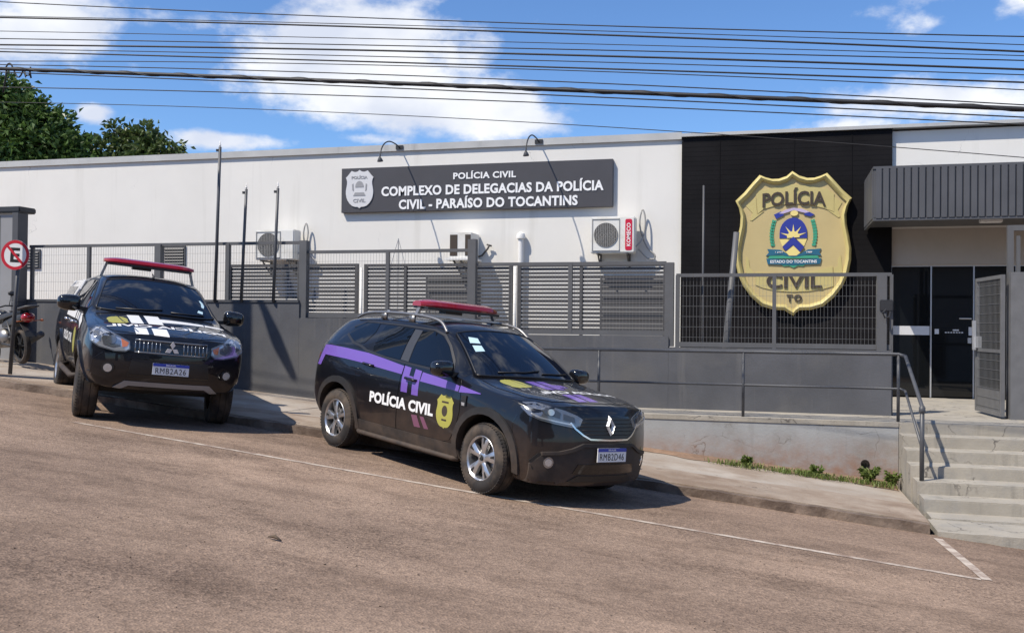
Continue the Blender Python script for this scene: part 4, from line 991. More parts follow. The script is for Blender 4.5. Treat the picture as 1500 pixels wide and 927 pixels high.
ST = [ring0,
 [(1.80, 0, .19), (1.80, .66, .19), (1.78, .80, .21), (1.74, .862, .39), (1.72, .873, .60), (1.71, .872, .79), (1.72, .842, .945), (1.76, .70, .985), (1.80, .47, .998), (1.82, .23, 1.008), (1.82, 0, 1.012)],
 [(1.40, 0, .20), (1.40, .68, .2), (1.38, .81, .27), (1.36, .893, .45), (1.35, .905, .68), (1.35, .896, .86), (1.36, .855, .985), (1.38, .71, 1.02), (1.40, .48, 1.035), (1.40, .24, 1.048), (1.40, 0, 1.053)],
 side_ring(.98, .20, (.82, .885, .898, .89), [(.96, .85, 1.04), (.93, .76, 1.075), (.95, .60, 1.09), (1.0, .32, 1.10), (1.03, 0, 1.104)]),
 side_ring(.80, .20, (.825, .882, .895, .89), [(.80, .845, 1.065), (.80, .765, 1.12), (.815, .69, 1.155), (.87, .36, 1.19), (.91, 0, 1.20)]),
 side_ring(.55, .20, (.83, .88, .893, .89), [(.54, .842, 1.085), (.54, .752, 1.23), (.555, .645, 1.345), (.62, .38, 1.395), (.665, 0, 1.41)]),
 side_ring(.30, .20, (.83, .88, .893, .89), [(.28, .838, 1.10), (.27, .735, 1.30), (.27, .60, 1.485), (.33, .40, 1.553), (.37, 0, 1.575)]),
 side_ring(.05, .20, (.83, .88, .893, .892), [(.05, .838, 1.11), (.05, .73, 1.325), (.05, .592, 1.54), (.08, .41, 1.603), (.10, 0, 1.622)]),
 side_ring(-.40, .20, (.83, .88, .893, .892), [(-.4, .84, 1.13), (-.4, .728, 1.34), (-.4, .59, 1.56), (-.4, .41, 1.622), (-.4, 0, 1.64)]),
 side_ring(-.95, .20, (.82, .885, .897, .895), [(-.95, .843, 1.155), (-.95, .728, 1.35), (-.95, .585, 1.553), (-.95, .40, 1.612), (-.95, 0, 1.63)]),
 side_ring(-1.35, .21, (.80, .89, .905, .90), [(-1.35, .845, 1.19), (-1.35, .72, 1.36), (-1.35, .575, 1.53), (-1.35, .39, 1.587), (-1.35, 0, 1.605)]),
 side_ring(-1.70, .24, (.79, .88, .898, .893), [(-1.72, .835, 1.21), (-1.72, .705, 1.36), (-1.70, .56, 1.50), (-1.70, .385, 1.555), (-1.70, 0, 1.572)]),
 [(-1.98, 0, .30), (-1.98, .60, .30), (-2.0, .72, .36), (-2.02, .81, .48), (-2.03, .83, .72), (-2.01, .825, .95), (-1.99, .765, 1.16), (-1.94, .66, 1.32), (-1.88, .535, 1.455), (-1.88, .37, 1.515), (-1.88, 0, 1.535)]]
suv_body, suv_bvh = loft_body('body', ST, suv_xf, suv_xr, {5: .25, 6: .85, 8: .5, 2: .4}, {0: (1, 10, .70), 3: (7, 10, .45), 7: (8, 10, .25), 12: (0, 10, .35)}, [M['paint'], M['rim_dark']], 3, [(1.336, .41, .50, 1.2, .36), (-1.336, .41, .50, 1.2, .36)], suv)
S = Skin(suv_bvh, suv, 2.0)
for sg in (-1, 1):
    # doors
    fd = [(-.115, .385), (.62, .385), (.80, .43), (.905, .56), (.945, .75), (.925, .95), (.87, 1.045), (.60, 1.075), (-.10, 1.105)]
    rd = [(-.135, .385), (-.12, 1.107), (-.50, 1.135), (-.84, 1.16), (-.99, 1.15), (-1.0, 1.0), (-.955, .82), (-.905, .70), (-.86, .56), (-.82, .42), (-.78, .385)]
    for nm, poly in (('door', fd), ('door', rd)):
        S.side('door_gap', rib2(poly+[poly[0]], .016), sg, .0012, M['gloss_black'], rim=0, step=.08)
        d = S.side(nm, [poly], sg, .0045, M['paint'], rim=.003, step=.05)
        if nm and poly is fd:
            fdoor = d
            S.side('window', [[(-.06, 1.128), (-.105, 1.30), (-.125, 1.475), (.06, 1.482), (.21, 1.45), (.36, 1.375), (.52, 1.26), (.66, 1.135), (.665, 1.115), (.3, 1.118)]], sg, .005, M['car_glass'], parent=d, step=.06)
            hx = (.00, .96)
        else:
            S.side('window', [[(-.235, 1.14), (-.27, 1.30), (-.29, 1.482), (-.60, 1.49), (-.85, 1.478), (-.86, 1.40), (-.80, 1.20), (-.74, 1.165), (-.5, 1.15)]], sg, .005, M['car_glass'], parent=d, step=.06)
            hx = (-.84, 1.03)
        yb = S.proj(Vector((hx[0], sg*3, hx[1])), Vector((0, -sg, 0)), 0).y
        bm = BM(); tube(bm, [(hx[0]-.02, yb-sg*.005, hx[1]+.003), (hx[0]+.0, yb+sg*.03, hx[1]+.004), (hx[0]+.16, yb+sg*.03, hx[1]-.008), (hx[0]+.18, yb-sg*.005, hx[1]-.008)], [.012, .016, .016, .012], 8); obj('handle', bm, M['paint'], d, True)
    S.side('quarter_window', [[(-.985, 1.49), (-.955, 1.39), (-1.03, 1.255), (-1.10, 1.24), (-1.22, 1.255), (-1.42, 1.315), (-1.45, 1.36), (-1.40, 1.45), (-1.25, 1.485)]], sg, .005, M['car_glass'], step=.06)
    S.side('window_surround', rib2([(-1.48, 1.33), (-1.22, 1.235), (-1.05, 1.215), (-.9, 1.175), (-.5, 1.135), (-.1, 1.112), (.3, 1.10), (.70, 1.10), (.6, 1.21), (.42, 1.355), (.25, 1.458), (.06, 1.50), (-.6, 1.508), (-1.28, 1.50), (-1.46, 1.42)], .022), sg, .006, M['plastic_clean'], step=.06)
    S.side('pillar_trim', [[(-.075, 1.13), (-.118, 1.30), (-.138, 1.476), (-.275, 1.48), (-.255, 1.30), (-.222, 1.14)]], sg, .0055, M['pillar'], step=.06)
    # black plastic arches and sill
    def arch(ax, zc, r0, r1, a0, a1, n=20):
        return [[(ax+r0*math.cos(R(a)), zc+r0*math.sin(R(a))), (ax+r1*math.cos(R(a)), zc+r1*math.sin(R(a))), (ax+r1*math.cos(R(b)), zc+r1*math.sin(R(b))), (ax+r0*math.cos(R(b)), zc+r0*math.sin(R(b)))] for a, b in [(a0+(a1-a0)*k/n, a0+(a1-a0)*(k+1)/n) for k in range(n)]]
    S.side('wheel_arch', arch(1.336, .36, .405, .475, -22, 202), sg, .024, M['plastic'], rim=.06, step=.2)
    S.side('wheel_arch', arch(-1.336, .36, .405, .475, -22, 202), sg, .024, M['plastic'], rim=.06, step=.2)
    S.side('sill', [[(-.97, .27), (.97, .27), (.93, .375), (.86, .40), (-.86, .40), (-.93, .38)]], sg, .018, M['plastic'], rim=.03)
    bm = BM(); y = .815; tube(bm, [(.92, sg*y, .262), (.85, sg*(y+.035), .258), (-.85, sg*(y+.035), .258), (-.92, sg*y, .262)], .026, 8); obj('side_step', bm, M['plastic'], suv, True)
    # lamps
    HLp = [(.78, .955), (.72, .945), (.50, .905), (.36, .865), (.30, .835), (.335, .765), (.42, .755), (.60, .775), (.76, .80), (.87, .835), (.93, .90), (.90, .945)]
    h = S.corner('headlight', [HLp], sg, 22, .006, M['lamp_mid'], rim=.02)
    q = lambda cx, cz, a, b: [ellipse(cx, cz, a, b, 20)]
    S.corner('reflector', [[(.56, .83), (.72, .86), (.77, .90), (.74, .925), (.60, .905), (.55, .88)]], sg, 22, .010, M['lamp_dark'], parent=h, rim=.006, step=.06); S.corner('reflector', [[(.39, .80), (.52, .82), (.52, .875), (.40, .85)]], sg, 22, .010, M['lamp_dark'], parent=h, rim=.006, step=.06); S.corner('projector', q(.655, .88, .036, .030), sg, 22, .014, M['lamp_clear'], parent=h, rim=.006, step=.1)
    S.corner('daylight_strip', [[(.42, .775), (.60, .795), (.78, .82), (.86, .85), (.84, .858), (.76, .832), (.60, .807), (.42, .788)]], sg, 22, .010, M['lamp_clear'], parent=h, rim=.006)
    S.corner('indicator', [[(.79, .93), (.70, .925), (.74, .895), (.82, .90), (.86, .925)]], sg, 22, .010, M['lamp'], parent=h, rim=.006)
    # fog lamp in its recess, corner trim of the bumper
    S.corner('fog_surround', [[(.50, .36), (.62, .335), (.80, .35), (.84, .43), (.76, .50), (.60, .50), (.50, .45)]], sg, 22, .008, M['plastic_clean'], rim=.02)
    f = S.corner('fog_light', q(.645, .42, .052, .052), sg, 22, .014, M['lamp'], rim=.02); S.corner('lens', q(.645, .42, .034, .034), sg, 22, .018, M['lamp_clear'], parent=f, rim=.004)
    S.side('side_vent', [[(.955, .90), (1.035, .905), (1.04, .80), (.985, .80)]], sg, .012, M['plastic'], rim=.02); S.side('side_repeater', [[(.975, .835), (1.025, .835), (1.025, .805), (.985, .805)]], sg, .015, M['lamp_clear'], rim=.01)
    mirror_wing(suv, .70, sg*.985, 1.135, sg, (.10, .125, .085), M['gloss_black'])
    # roof rails
    bm = BM(); ry = sg*.575
    tube(bm, spline([(.24, sg*.60, 1.49), (.10, ry, 1.585), (-.10, ry, 1.625), (-.45, ry, 1.640), (-.95, ry, 1.630), (-1.35, ry, 1.598), (-1.55, ry, 1.535)], 5), .017, 8)
    for x in (-.45, -1.0): box(bm, x-.05, x+.05, ry-.012, ry+.012, 1.55, 1.632)
    obj('roof_rail', bm, M['steel'], suv, True)
    # livery
    S.side('purple_band', [[(1.22, .952), (.90, .993), (.90, .925), (1.22, .945)], [(.885, .985), (.76, 1.005), (.50, 1.03), (.235, 1.052), (.235, .955), (.50, .945), (.72, .935), (.885, .93)],
        [(-.115, 1.08), (-.50, 1.12), (-.84, 1.152), (-1.30, 1.168), (-1.66, 1.172), (-1.82, 1.165), (-1.86, 1.05), (-1.62, 1.05), (-1.25, 1.045), (-.95, 1.035), (-.50, 1.01), (-.115, .99)],
        [(-.10, 1.085), (.02, 1.075), (.04, .81), (-.075, .81)], [(.10, 1.07), (.215, 1.06), (.235, .80), (.12, .80)], [(.02, .99), (.10, .985), (.10, .93), (.03, .93)], [(-1.74, 1.05), (-1.86, 1.05), (-1.90, .92), (-1.80, .92)]], sg, .0062, M['purple'], rim=0, step=.06)
    S.side('faded_chevron', [[(.15, .595), (.25, .60), (.32, .48), (.21, .478)], [(.30, .598), (.37, .60), (.46, .485), (.385, .48)]], sg, .0062, M['vinyl_pink'], rim=0, step=.06)
    tm = text_mesh('POLÍCIA CIVIL', w=1.17, h=.150, bold=.045, spacing=1.04)
    for v in tm.vertices: v.co = Vector((-.06-sg*v.co.x, .70+v.co.y, 0))
    S.side('door_lettering', tm, sg, .0075, M['vinyl_white'], rim=0, step=.06)
    b = S.side('door_badge', [[(.715+u*.36*.98, .705+v*.345) for u, v in SH]], sg, .0070, M['vinyl_gold'], rim=0, step=.05)
    S.side('badge_print', [ellipse(.715, .71, .045, .055, 16), [(.66, .79), (.77, .79), (.77, .808), (.66, .808)], [(.675, .61), (.755, .61), (.755, .628), (.675, .628)]], sg, .0085, M['brown'], parent=b, rim=0, step=.1)
# windscreen, rear window
WS = [(1.0, 0), (.985, .30), (.93, .58), (.87, .70), (.70, .685), (.50, .61), (.33, .545), (.375, .36), (.405, 0)]
ws, S2, wr = windscreen(S, [(0, 1.03), (.30, 1.01), (.58, .965), (.70, .915)], [(0, .40), (.36, .37), (.53, .33)], .70, .545, suv)
bm = BM(); tube(bm, wr+[wr[0]], .010, 6); obj('windscreen_seal', bm, M['plastic_clean'], ws, True)
S2.top('sticker', [[(.44, -.47), (.53, -.51), (.57, -.40), (.49, -.38)], [(.57, -.51), (.66, -.53), (.68, -.42), (.60, -.41)]], .002, M['sticker'], parent=ws, rim=0)
S.back('rear_window', [[(-.55, 1.17), (.55, 1.17), (.46, 1.45), (-.46, 1.45)]], .004, M['car_glass'], rim=0)
for sg in (-1, 1): S.back('tail_light', [[(sg*.62, .86), (sg*.80, .86), (sg*.79, 1.06), (sg*.66, 1.06)]], .008, M['red_lens'])
wiper(suv, [(.955, -.45), (.98, -.1), (.955, .12)], S2); wiper(suv, [(.985, .15), (.945, .42), (.90, .58)], S2)
# bonnet seam and print
BN = [(1.985, 0), (1.96, .32), (1.88, .55), (1.70, .70), (1.30, .745), (1.04, .72), (1.06, .4), (1.085, 0), (1.06, -.4), (1.04, -.72), (1.30, -.745), (1.70, -.70), (1.88, -.55), (1.96, -.32)]
S.top('bonnet_gap', rib2(BN+[BN[0]], .022), .0015, M['gloss_black'], rim=0, step=.08)
for sg in (-1, 1): S.side('wing_gap', rib2([(1.74, .83), (1.70, .74), (1.715, .62), (1.73, .50)], .010), sg, .0015, M['gloss_black'], rim=0)
bn = S.top('bonnet', [[(1.985, 0), (1.96, .32), (1.88, .55), (1.70, .70), (1.30, .745), (1.04, .72), (1.06, .4), (1.085, 0), (1.06, -.4), (1.04, -.72), (1.30, -.745), (1.70, -.70), (1.88, -.55), (1.96, -.32)]], .005, M['paint'], rim=.003, step=.06)
S.top('bonnet_crease', rib2([(1.10, .40), (1.5, .36), (1.93, .27)], .012)+rib2([(1.10, -.40), (1.5, -.36), (1.93, -.27)], .012), .0075, M['paint'], parent=bn, rim=.004, step=.08)
S.top('purple_stripe', [[(1.95, -.26), (1.70, -.26), (1.70, -.14), (1.95, -.14)], [(1.95, -.11), (1.70, -.11), (1.70, .01), (1.95, .01)], [(1.50, -.26), (1.16, -.26), (1.16, -.14), (1.50, -.14)], [(1.50, -.11), (1.16, -.11), (1.16, .01), (1.50, .01)], [(1.40, .01), (1.28, .01), (1.28, .14), (1.40, .14)]], .0075, M['purple'], parent=bn, rim=0, step=.06)
tm = text_mesh('POLÍCIA CIVIL', w=1.06, h=.125, bold=.035)
for v in tm.vertices: v.co = Vector((1.60-v.co.y, .06-v.co.x, 0))
S.top('mirrored_lettering', tm, .0085, M['vinyl_white'], parent=bn, rim=0, step=.06)
S.top('bonnet_badge', [[(1.24+v*.34, -.46+u*.34) for u, v in SH]], .0075, M['vinyl_gold'], parent=bn, rim=0, step=.05)
# nose
S.front('grille', [[(-.30, .855), (-.46, .82), (-.44, .765), (-.34, .70), (-.26, .665), (.26, .665), (.34, .70), (.44, .765), (.46, .82), (.30, .855), (0, .87)]], .004, M['plastic_clean'], rim=.01)
gr = BM()
for z in (.70, .735, .77, .805, .84):
    w = interp([(.66, .24), (.70, .31), (.77, .40), (.85, .30)], z); P_ = [S.proj(Vector((5, y, z)), Vector((-1, 0, 0)), .006) for y in lin(-w, w, 8)]; tube(gr, P_, .004, 5)
obj('grille_bars', gr, M['plastic'], suv, True)
S.front('chrome_trim', rib2([(-.47, .80), (-.42, .745), (-.34, .69), (-.26, .655), (0, .65), (.26, .655), (.34, .69), (.42, .745), (.47, .80)], .016), .010, M['chrome'], rim=.012)
# lozenge emblem
bm = BM(); o_ = [(0, .095), (.062, 0), (0, -.095), (-.062, 0)]; i_ = [(0.0, .045), (.024, 0), (0, -.045), (-.024, 0)]; m_ = [((a[0]+b[0])/2, (a[1]+b[1])/2) for a, b in zip(o_, i_)]
cxl = suv_xf(0, .78, 0)-.012; fl3 = lambda u, v, w: (cxl+w-v*.28, u, .785+v)
r3 = [[bm.verts.new(fl3(u, v, w)) for u, v in P_] for P_, w in ((o_, .0), (m_, .035), (i_, .0))]
for a, b in zip(r3, r3[1:]):
    for k in range(4): bm.faces.new((a[k], a[(k+1) % 4], b[(k+1) % 4], b[k]))
obj('emblem', bm, M['emblem'], suv)
S.front('lower_bumper', [[(-.78, .225), (-.80, .40), (-.70, .50), (-.56, .505), (-.44, .535), (-.33, .585), (.33, .585), (.44, .535), (.56, .505), (.70, .50), (.80, .40), (.78, .225), (.6, .19), (-.6, .19)]], .012, M['plastic'], rim=.02)
S.front('bumper_brow', rib2([(-.72, .50), (-.57, .515), (-.45, .55), (-.34, .60), (.34, .60), (.45, .55), (.57, .515), (.72, .50)], .03), .028, M['plastic'], rim=.03)
S.front('air_intake', [[(-.42, .33), (-.38, .42), (.38, .42), (.42, .33)]], .018, M['gloss_black'], rim=.01)
S.front('skid_plate', [[(-.45, .25), (-.36, .31), (.36, .31), (.45, .25)]], .022, M['plastic_clean'], rim=.02)
plate(suv, suv_xf(0, .52, 0)+.022, 0.0, .515, 'RMB2D46', tilt=-3)
# roof bar on two cross members
light_bar(suv, -.38, 1.742, .565, [(-.38, .53, 1.735), (-.38, .575, 1.64)])
bm = BM()
for x in (-.30, -.95): bar(bm, (x, -.56, 1.648), (x, .56, 1.648), .05, .02)
obj('cross_bar', bm, M['alu'], suv)
for k, (x, r0, stq) in enumerate(((1.336, .2, R(-2)), (-1.336, .55, 0))):
    for sg in (-1, 1): wheel(suv, x, sg*.79, .343, .215, .224, 'suv', sg, r0+.3*(sg > 0), stq)
bm = BM(); box(bm, -1.9, 1.7, -.66, .66, .26, .42); obj('underbody', bm, M['rim_dark'], suv)
place_on_road(suv, -3.371, 10.247, R(-33.0), 2.672, 1.58)
# ---- the pickup truck
trk = empty('police_pickup', 'black police pickup truck with two white bonnet stripes and a red roof light bar', 'pickup truck')
def trk_xf(y, z, x0): return interp([(.38, 2.22), (.46, 2.29), (.60, 2.365), (.74, 2.375), (.86, 2.365), (.96, 2.35), (1.02, 2.32), (1.07, 2.26)], z)-.205*(y/.86)**4.5
def trk_xr(y, z, x0): return x0-.03
tf = [(.42, 0), (.42, .60), (.46, .74), (.57, .82), (.70, .845), (.84, .85), (.975, .83), (1.035, .69), (1.05, .44), (1.06, .22), (1.065, 0)]
def tr(x, top, w=.90, zb=.42):
    return [(x, 0, zb), (x, .70, zb), (x, .825, zb+.05), (x, w-.015, .62), (x, w, .82), (x, w-.005, 1.02)]+top
bedt = lambda x: tr(x, [(x, .865, 1.21), (x, .79, 1.42), (x, .70, 1.62), (x, .48, 1.68), (x, 0, 1.70)])
TST = [[(trk_xf(y, z, 0), y, z) for z, y in tf],
 [(2.02, 0, .40), (2.02, .68, .40), (2.0, .82, .46), (1.95, .895, .58), (1.93, .91, .74), (1.93, .91, .92), (1.95, .88, 1.085), (2.0, .71, 1.105), (2.04, .46, 1.115), (2.05, .23, 1.122), (2.05, 0, 1.126)],
 [(1.50, 0, .40), (1.50, .70, .40), (1.50, .84, .47), (1.5, .915, .64), (1.5, .925, .84), (1.5, .918, 1.0), (1.5, .875, 1.14), (1.50, .72, 1.185), (1.5, .47, 1.205), (1.5, .23, 1.218), (1.5, 0, 1.222)],
 tr(1.16, [(1.14, .865, 1.185), (1.10, .765, 1.225), (1.12, .60, 1.245), (1.17, .32, 1.262), (1.20, 0, 1.268)], .905),
 tr(.98, [(.98, .86, 1.20), (.98, .77, 1.26), (.99, .705, 1.295), (1.04, .36, 1.325), (1.08, 0, 1.335)]),
 tr(.66, [(.65, .858, 1.215), (.65, .762, 1.38), (.66, .66, 1.505), (.73, .38, 1.55), (.77, 0, 1.562)]),
 tr(.36, [(.34, .856, 1.225), (.33, .748, 1.46), (.34, .62, 1.655), (.41, .40, 1.715), (.45, 0, 1.732)]),
 tr(.08, [(.08, .856, 1.23), (.08, .742, 1.48), (.08, .612, 1.705), (.12, .41, 1.758), (.15, 0, 1.772)]),
 tr(-.40, [(-.4, .858, 1.235), (-.4, .742, 1.49), (-.4, .615, 1.715), (-.4, .41, 1.77), (-.4, 0, 1.785)]),
 tr(-.78, [(-.78, .86, 1.24), (-.78, .748, 1.48), (-.78, .625, 1.69), (-.78, .41, 1.745), (-.78, 0, 1.76)]),
 tr(-.98, [(-.98, .865, 1.24), (-.98, .775, 1.45), (-.98, .67, 1.66), (-.98, .45, 1.72), (-.98, 0, 1.735)]),
 bedt(-1.5), bedt(-2.2), bedt(-2.72),
 [(-2.84, 0, .50), (-2.84, .64, .50), (-2.84, .76, .54), (-2.84, .84, .65), (-2.85, .86, .84), (-2.85, .855, 1.02), (-2.85, .82, 1.2), (-2.83, .74, 1.41), (-2.80, .65, 1.59), (-2.80, .45, 1.65), (-2.80, 0, 1.67)]]
tb_, tbv = loft_body('body', TST, trk_xf, trk_xr, {5: .25, 6: .85, 8: .5, 2: .4}, {0: (1, 10, .75), 3: (7, 10, .45), 7: (8, 10, .25), 14: (0, 10, .5)}, [M['paint_t'], M['rim_dark']], 3, [(1.5, .44, .48, 1.2, .40), (-1.5, .44, .48, 1.2, .40)], trk)
T = Skin(tbv, trk, 2.14)
for sg in (-1, 1):
    fd = [(.04, .56), (.80, .56), (1.02, .66), (1.08, .85), (1.07, 1.05), (1.02, 1.19), (.55, 1.215), (.06, 1.232)]
    rd = [(.015, .56), (.035, 1.234), (-.45, 1.243), (-.90, 1.245), (-.93, 1.1), (-.90, .85), (-.84, .68), (-.78, .56)]
    for poly, win, hx in ((fd, [(.09, 1.25), (.08, 1.46), (.08, 1.635), (.20, 1.63), (.33, 1.575), (.56, 1.45), (.80, 1.31), (.86, 1.255), (.5, 1.245)], .10), (rd, [(-.01, 1.252), (-.01, 1.46), (-.01, 1.64), (-.40, 1.645), (-.70, 1.62), (-.80, 1.50), (-.84, 1.27), (-.5, 1.262)], -.80)):
        T.side('door_gap', rib2(poly+[poly[0]], .016), sg, .0012, M['gloss_black'], rim=0, step=.08)
        d = T.side('door', [poly], sg, .0045, M['paint_t'], rim=.003, step=.06)
        T.side('window', [win], sg, .006, M['car_glass'], parent=d, step=.06)
        yb = T.proj(Vector((hx, sg*3, 1.08)), Vector((0, -sg, 0)), 0).y
        bm = BM(); tube(bm, [(hx-.02, yb-sg*.005, 1.08), (hx, yb+sg*.03, 1.08), (hx+.17, yb+sg*.03, 1.075), (hx+.19, yb-sg*.005, 1.075)], .015, 8); obj('handle', bm, M['chrome'], d, True)
    T.side('window_surround', rib2([(-.86, 1.255), (-.82, 1.52), (-.72, 1.64), (-.4, 1.665), (.1, 1.655), (.21, 1.648), (.35, 1.59), (.58, 1.465), (.84, 1.32), (.90, 1.245), (.5, 1.23), (0, 1.24), (-.5, 1.25), (-.86, 1.255)], .022), sg, .006, M['plastic_clean'], rim=.004, step=.06)
    T.side('wheel_arch', [p for a in range(0, 20) for p in [[(1.5+.44*math.cos(R(-15+10.5*a)), .40+.44*math.sin(R(-15+10.5*a))), (1.5+.50*math.cos(R(-15+10.5*a)), .40+.50*math.sin(R(-15+10.5*a))), (1.5+.50*math.cos(R(-4.5+10.5*a)), .40+.50*math.sin(R(-4.5+10.5*a))), (1.5+.44*math.cos(R(-4.5+10.5*a)), .40+.44*math.sin(R(-4.5+10.5*a)))]]], sg, .022, M['paint_t'], rim=.05, step=.2)
    T.side('wheel_arch', [p for a in range(0, 20) for p in [[(-1.5+.44*math.cos(R(-15+10.5*a)), .40+.44*math.sin(R(-15+10.5*a))), (-1.5+.50*math.cos(R(-15+10.5*a)), .40+.50*math.sin(R(-15+10.5*a))), (-1.5+.50*math.cos(R(-4.5+10.5*a)), .40+.50*math.sin(R(-4.5+10.5*a))), (-1.5+.44*math.cos(R(-4.5+10.5*a)), .40+.44*math.sin(R(-4.5+10.5*a)))]]], sg, .022, M['paint_t'], rim=.05, step=.2)
    bm = BM(); tube(bm, [(.92, sg*.80, .44), (.85, sg*.90, .42), (-.85, sg*.90, .42), (-.92, sg*.80, .44)], .035, 8); obj('side_step', bm, M['plastic'], trk, True)
    # white canopy side, dark canopy window
    c_ = T.side('canopy_panel', [[(-1.02, 1.26), (-2.74, 1.26), (-2.70, 1.56), (-2.55, 1.62), (-1.12, 1.64), (-1.0, 1.50)]], sg, .012, M['white_paint_car'], rim=.02, step=.06, label='white side panel of the load-bed canopy')
    T.side('canopy_window', [[(-1.25, 1.30), (-2.50, 1.30), (-2.45, 1.52), (-1.30, 1.53)]], sg, .016, M['car_glass'], parent=c_, rim=.004)
    # lamps
    HL = [(.385, .885), (.40, .965), (.52, 1.015), (.68, 1.065), (.80, 1.10), (.87, 1.10), (.895, 1.02), (.86, .95), (.74, .885), (.55, .85), (.43, .855)]
    h = T.corner('headlight', [HL], sg, 20, .008, M['lamp_clear'], rim=.02)
    e_ = lambda cx, cz, a, b: [ellipse(cx, cz, a, b, 20)]
    T.corner('reflector', [[(.50, .915), (.58, .89), (.69, .91), (.72, .98), (.70, 1.035), (.58, 1.0), (.50, .97)]], sg, 20, .013, M['lamp'], parent=h, rim=.006, step=.06); T.corner('reflector', [[(.73, .94), (.81, .985), (.85, 1.03), (.835, 1.075), (.77, 1.06), (.73, 1.045), (.735, 1.0)]], sg, 20, .013, M['lamp_mid'], parent=h, rim=.006, step=.06)
    T.corner('projector', e_(.60, .975, .052, .050), sg, 20, .017, M['lamp_mid'], parent=h, rim=.006, step=.1)
    T.corner('indicator', [[(.405, .955), (.42, .91), (.47, .90), (.485, .95), (.50, .995)]], sg, 20, .013, M['amber'], parent=h, rim=.006)
    T.corner('lamp_edge', rib2(HL+[HL[0]], .014), sg, 20, .014, M['lamp_mid'], parent=h, rim=.006)
    f = T.corner('fog_light', e_(.625, .655, .072, .066), sg, 12, .038, M['plastic_clean'], rim=.03); T.corner('lens', e_(.625, .655, .048, .046), sg, 12, .044, M['lamp_clear'], parent=f, rim=.01)
    T.corner('bumper_corner', [[(.44, .53), (.55, .55), (.70, .585), (.88, .60), (.88, .57), (.70, .55), (.56, .50), (.46, .46)]], sg, 20, .014, M['paint_t'], rim=.03)
    mirror_wing(trk, .80, sg*1.015, 1.32, sg, (.11, .135, .10), M['gloss_black'])
    # livery on the flank
    T.side('white_flank_stripe', [[(.62, 1.21), (1.04, 1.20), (1.30, 1.12), (1.25, 1.02), (.95, 1.10), (.62, 1.12)], [(.55, 1.215), (.40, 1.218), (.40, 1.12), (.55, 1.12)], [(.3, 1.22), (-.9, 1.235), (-.9, 1.13), (.3, 1.12)]], sg, .0065, M['vinyl_white'], rim=0, step=.06)
    tm = text_mesh('POLÍCIA CIVIL', w=1.2, h=.15, bold=.04)
    for v in tm.vertices: v.co = Vector((-.2-sg*v.co.x, .88+v.co.y, 0))
    T.side('door_lettering', tm, sg, .0075, M['vinyl_white'], rim=0, step=.06)
    T.side('door_badge', [[(.72+u*.34, .86+v*.34) for u, v in SH]], sg, .0075, M['vinyl_gold'], rim=0, step=.05)
    T.back('tail_light', [[(sg*.70, .92), (sg*.83, .92), (sg*.83, 1.2), (sg*.70, 1.2)]], .01, M['red_lens'])
WT = [(1.165, 0), (1.14, .32), (1.07, .60), (.985, .725), (.80, .70), (.58, .625), (.40, .575), (.445, .36), (.475, 0)]
ws, T2, wr = windscreen(T, [(0, 1.165), (.32, 1.14), (.60, 1.07), (.715, .99)], [(0, .475), (.36, .445), (.565, .40)], .715, .57, trk)
bm = BM(); tube(bm, wr+[wr[0]], .010, 6); obj('windscreen_seal', bm, M['plastic_clean'], ws, True)
T2.top('registration_sticker', [[(.94, .52), (.99, .50), (.99, .57), (.94, .58)], [(.86, .60), (.80, .615), (.74, .60), (.70, .575), (.72, .555), (.78, .575), (.85, .57)]], .002, M['sticker'], parent=ws, rim=0)
wiper(trk, [(1.07, -.50), (1.12, -.15), (1.10, .05)], T2); wiper(trk, [(1.125, .15), (1.085, .42), (1.03, .58)], T2)
BN = [(2.28, 0), (2.25, .36), (2.15, .60), (1.95, .74), (1.50, .77), (1.20, .74), (1.235, .4), (1.255, 0), (1.235, -.4), (1.20, -.74), (1.50, -.77), (1.95, -.74), (2.15, -.60), (2.25, -.36)]
T.top('bonnet_gap', rib2(BN+[BN[0]], .022), .0015, M['gloss_black'], rim=0, step=.08)
bn = T.top('bonnet', [[(2.28, 0), (2.25, .36), (2.15, .60), (1.95, .74), (1.50, .77), (1.20, .74), (1.235, .4), (1.255, 0), (1.235, -.4), (1.20, -.74), (1.50, -.77), (1.95, -.74), (2.15, -.60), (2.25, -.36)]], .005, M['paint_t'], rim=.003, step=.06)
T.top('bonnet_crease', rib2([(1.27, .52), (1.7, .48), (2.2, .36)], .014)+rib2([(1.27, -.52), (1.7, -.48), (2.2, -.36)], .014), .008, M['paint_t'], parent=bn, rim=.004, step=.08)
T.top('white_stripe', [[(2.27, -.395), (2.02, -.395), (2.02, -.255), (2.27, -.255)], [(2.275, -.20), (2.02, -.20), (2.02, -.03), (2.285, -.03)], [(1.80, -.395), (1.30, -.395), (1.30, -.255), (1.80, -.255)], [(1.80, -.20), (1.30, -.20), (1.30, -.03), (1.80, -.03)], [(1.66, -.03), (1.46, -.03), (1.46, .74), (1.55, .74)]], .0075, M['vinyl_white'], parent=bn, rim=0, step=.06)
tm = text_mesh('POLÍCIA CIVIL', w=1.36, h=.15, bold=.035)
for v in tm.vertices: v.co = Vector((1.91-v.co.y, -v.co.x, 0))
T.top('mirrored_lettering', tm, .009, M['vinyl_white'], parent=bn, rim=0, step=.06)
T.top('bonnet_badge', [[(1.62+v*.42, -.53+u*.30) for u, v in SH]], .0075, M['vinyl_gold'], parent=bn, rim=0, step=.05)
